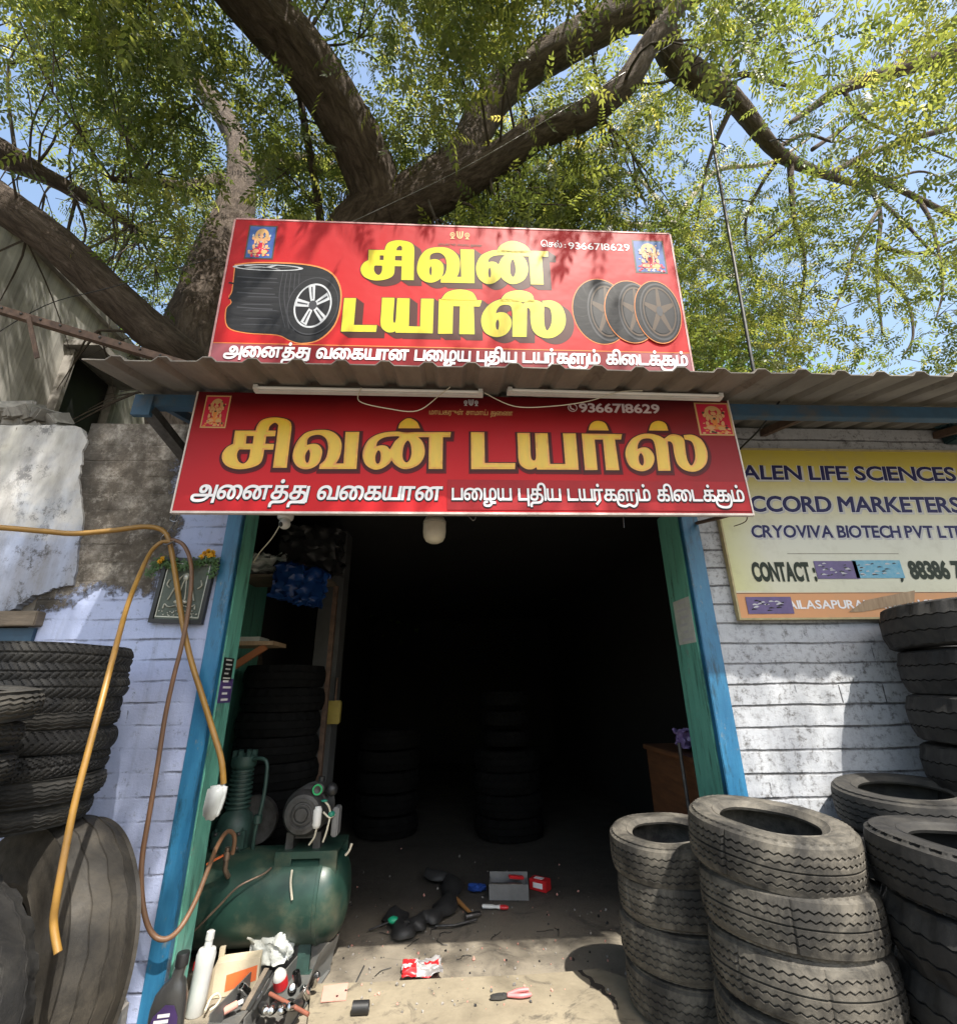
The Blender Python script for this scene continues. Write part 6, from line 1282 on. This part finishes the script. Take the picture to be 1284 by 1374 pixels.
for lo, hi in (((-.15,-.08,0),(.15,.10,.006)), ((-.15,-.08,.006),(.15,-.074,.10)), ((-.15,.094,.006),(.15,.10,.13)), ((-.15,-.0735,.006),(-.144,.0935,.10)), ((.144,-.0735,.006),(.15,.0935,.10))): mb.box(lo, hi)
mb.build('box_body', M['greyplastic'], gx)
mb = MB(); mb.box((-.13,-.085,.101),(.10,-.06,.106)); mb.build('rim', M['steel'], gx)
tool('red_strip', 'red plastic strip lying across the grey parts box', 'strip', lambda mb: mb.box((-.06,-.02,0),(.06,.02,.02), 0, None, .004), tuple(c_+Vector((.06,.02,.105))), (0,R_(8),.2), [M['red']])
c_ = W(725,1194,Z=0); rb_ = empty('red_box', c_, 'small red and white carton on the floor right of the grey box', 'box', None, (0,0,R_(-38)))
mb = MB(); mb.box((-.075,-.045,0),(.075,.045,.075), 0, None, .004); mb.build('carton', M['red'], rb_); mb = MB(); mb.box((-.04,-.047,.02),(.045,-.0455,.055)); mb.box((-.045,-.025,.0755),(.03,.02,.0765)); mb.build('printed_panel', M['white_ink'], rb_)
c_ = W(660,1217,Z=.018); wt = empty('white_tube', c_, 'small white and red squeezed tube on the shop floor', 'tube', None, (0,R_(90),R_(-12)))
mb = MB(); mb.lathe([(.0001,-.07),(.018,-.068),(.018,.0),(.012,.03),(.020,.06)], 14, Matrix.Diagonal((.7,1,1,1))); mb.build('body', M['white'], wt, (0,0,0), 60); mb = MB(); mb.lathe([(.019,.0605),(.020,.10),(.012,.12),(.0001,.121)], 14, Matrix.Diagonal((.7,1,1,1))); mb.build('cap', M['red'], wt, (0,0,0), 60)

# ================================================================ INSIDE THE SHOP
dk = empty('wooden_desk', (1.78, 3.75, 0), 'brown wooden counter just inside the right jamb', 'desk')
mb = MB(); mb.box((1.53,3.36,1.035),(2.2,4.2,1.07), 0, None, .004); mb.build('top', M['wood'], dk, (1.78,3.75,0)); mb = MB(); mb.box((1.55,3.38,0),(2.18,4.18,1.034)); mb.build('cabinet', M['wood'], dk, (1.78,3.75,0))
mb = MB(); mb.tube([(1.49,3.40,0),(1.49,3.42,1.15)], .012, 8); tag(mb.build('iron_rod', M['darksteel'], None, (1.49,3.4,0), 60), 'thin iron rod standing beside the brown counter', 'rod')
sh = empty('wall_shelf', (-1.6, 4.05, 1.85), 'wooden shelf on an orange brown bracket left inside the doorway', 'shelf')
mb = MB(); mb.box((-1.88,3.85,1.84),(-1.38,4.15,1.87)); mb.build('board', M['palewood'], sh, (-1.6,4.05,1.85)); mb = MB(); mb.beam((-1.88,3.9,1.55),(-1.45,3.9,1.835), .03, .05); mb.build('bracket', pmat('orange_brown_wood', (.35,.13,.05), (.25,.09,.04), 6, .6, .1), sh, (-1.6,4.05,1.85))
mb = MB(); mb.box((-1.80,3.88,1.8705),(-1.50,4.08,1.905)).jitter(.004,8,1); tag(mb.build('paper_stack', M['paper'], None, (-1.65,3.98,1.87)), 'stack of old papers on the wooden shelf', 'papers')
sh2 = empty('wall_shelf', (-1.5, 4.35, 2.45), 'high dark shelf with clutter left inside the doorway', 'shelf')
mb = MB(); mb.box((-1.89,4.15,2.44),(-1.12,4.6,2.465)); mb.build('board', M['greywood'], sh2, (-1.5,4.35,2.45)); mb = MB(); mb.box((-1.14,4.55,0),(-1.10,4.6,2.439)); mb.build('post', M['rust'], sh2, (-1.5,4.35,2.45))
crumple('blue_sheet', (.42,.10,.30), (-1.36, 4.14, 2.19), (0,R_(12),0), [pmat('blue_tarpaulin', (.012,.06,.24), (.008,.035,.15), 6, .35, .3, 20)], 'blue plastic sheet hanging from the high shelf', 'sheet', 9, .05, 12)
crumple('black_bag', (.5,.28,.40), (-1.30, 4.32, 2.466), (0,0,0), [M['black']], 'bulky black bag on the high shelf under the ceiling', 'bag', 14, .06, 12)
crumple('grey_bundle', (.45,.2,.14), (-1.70, 4.28, 2.466), (0,0,0), [M['clearbag']], 'grey bundle of cables and plastic on the left end of the high shelf', 'bundle', 15, .05, 12)
mb = MB(); mb.tube([(-1.10,4.85,1.62),(-1.10,4.85,1.42)], .01, 8, 1); mb.box((-1.16,4.80,1.22),(-1.04,4.88,1.42), 0, None, .01); tag(mb.build('yellow_pouch', [pmat('mustard_plastic', (.35,.27,.05), (.25,.19,.04), 9, .5, .1), M['rust']], None, (-1.1,4.85,1.62)), 'mustard yellow pouch hanging on the inner pillar', 'pouch')
0 and crumple('white_sack', (.22,.16,.34), (-1.03, 4.78, .55), (0,0,0), [M['greyplastic']], 'pale plastic sack at the foot of the inner pillar', 'sack', 17, .03, 10)

# loose grit and scraps on the floor
mb = MB(); r_ = random.Random(77)
for k in range(420):
    x = r_.uniform(-1.2, 1.1); y = 3.0+abs(r_.gauss(0, .9)); z = -.004
    if y < 3.27 and -.66 < x < .80: z = .045
    elif y < 3.34: continue
    s_ = r_.choice((.003,.004,.005,.007,.010))*r_.uniform(.7,1.4)
    Mx = Matrix.Translation((x, y, z+s_*.5)) @ Euler((r_.uniform(0,3), r_.uniform(0,3), r_.uniform(0,3))).to_matrix().to_4x4()
    mb.add([Mx @ Vector(p)*1 for p in ((s_,0,0),(-s_,s_*.3,0),(0,s_*.9,s_*.2),(0,-s_*.8,0),(0,0,s_*.8),(.1*s_,0,-s_*.7))], [(0,2,4),(2,1,4),(1,3,4),(3,0,4),(2,0,5),(1,2,5),(3,1,5),(0,3,5)], r_.choice((0,0,1,2)))
tag(mb.build('grit', [M['concrete'], M['black'], M['pinkcard']]), 'loose grit and scraps scattered over the shop floor', 'grit', None, 'stuff')
mb = MB()
for k in range(14):
    p = [W(r_.uniform(480,760), r_.uniform(1225,1300), Z=0.002)]
    a_ = r_.uniform(0,6.3)
    for j in range(4): a_ += r_.gauss(0,.6); p.append(p[-1]+Vector((math.cos(a_)*.03, math.sin(a_)*.03, 0)))
    mb.tube(spline(p, 3), .0022, 4)
tag(mb.build('wire_scraps', M['blackhose'], None, (0,0,0), 60), 'short bits of wire and twig littering the shop floor', 'scraps', None, 'stuff')
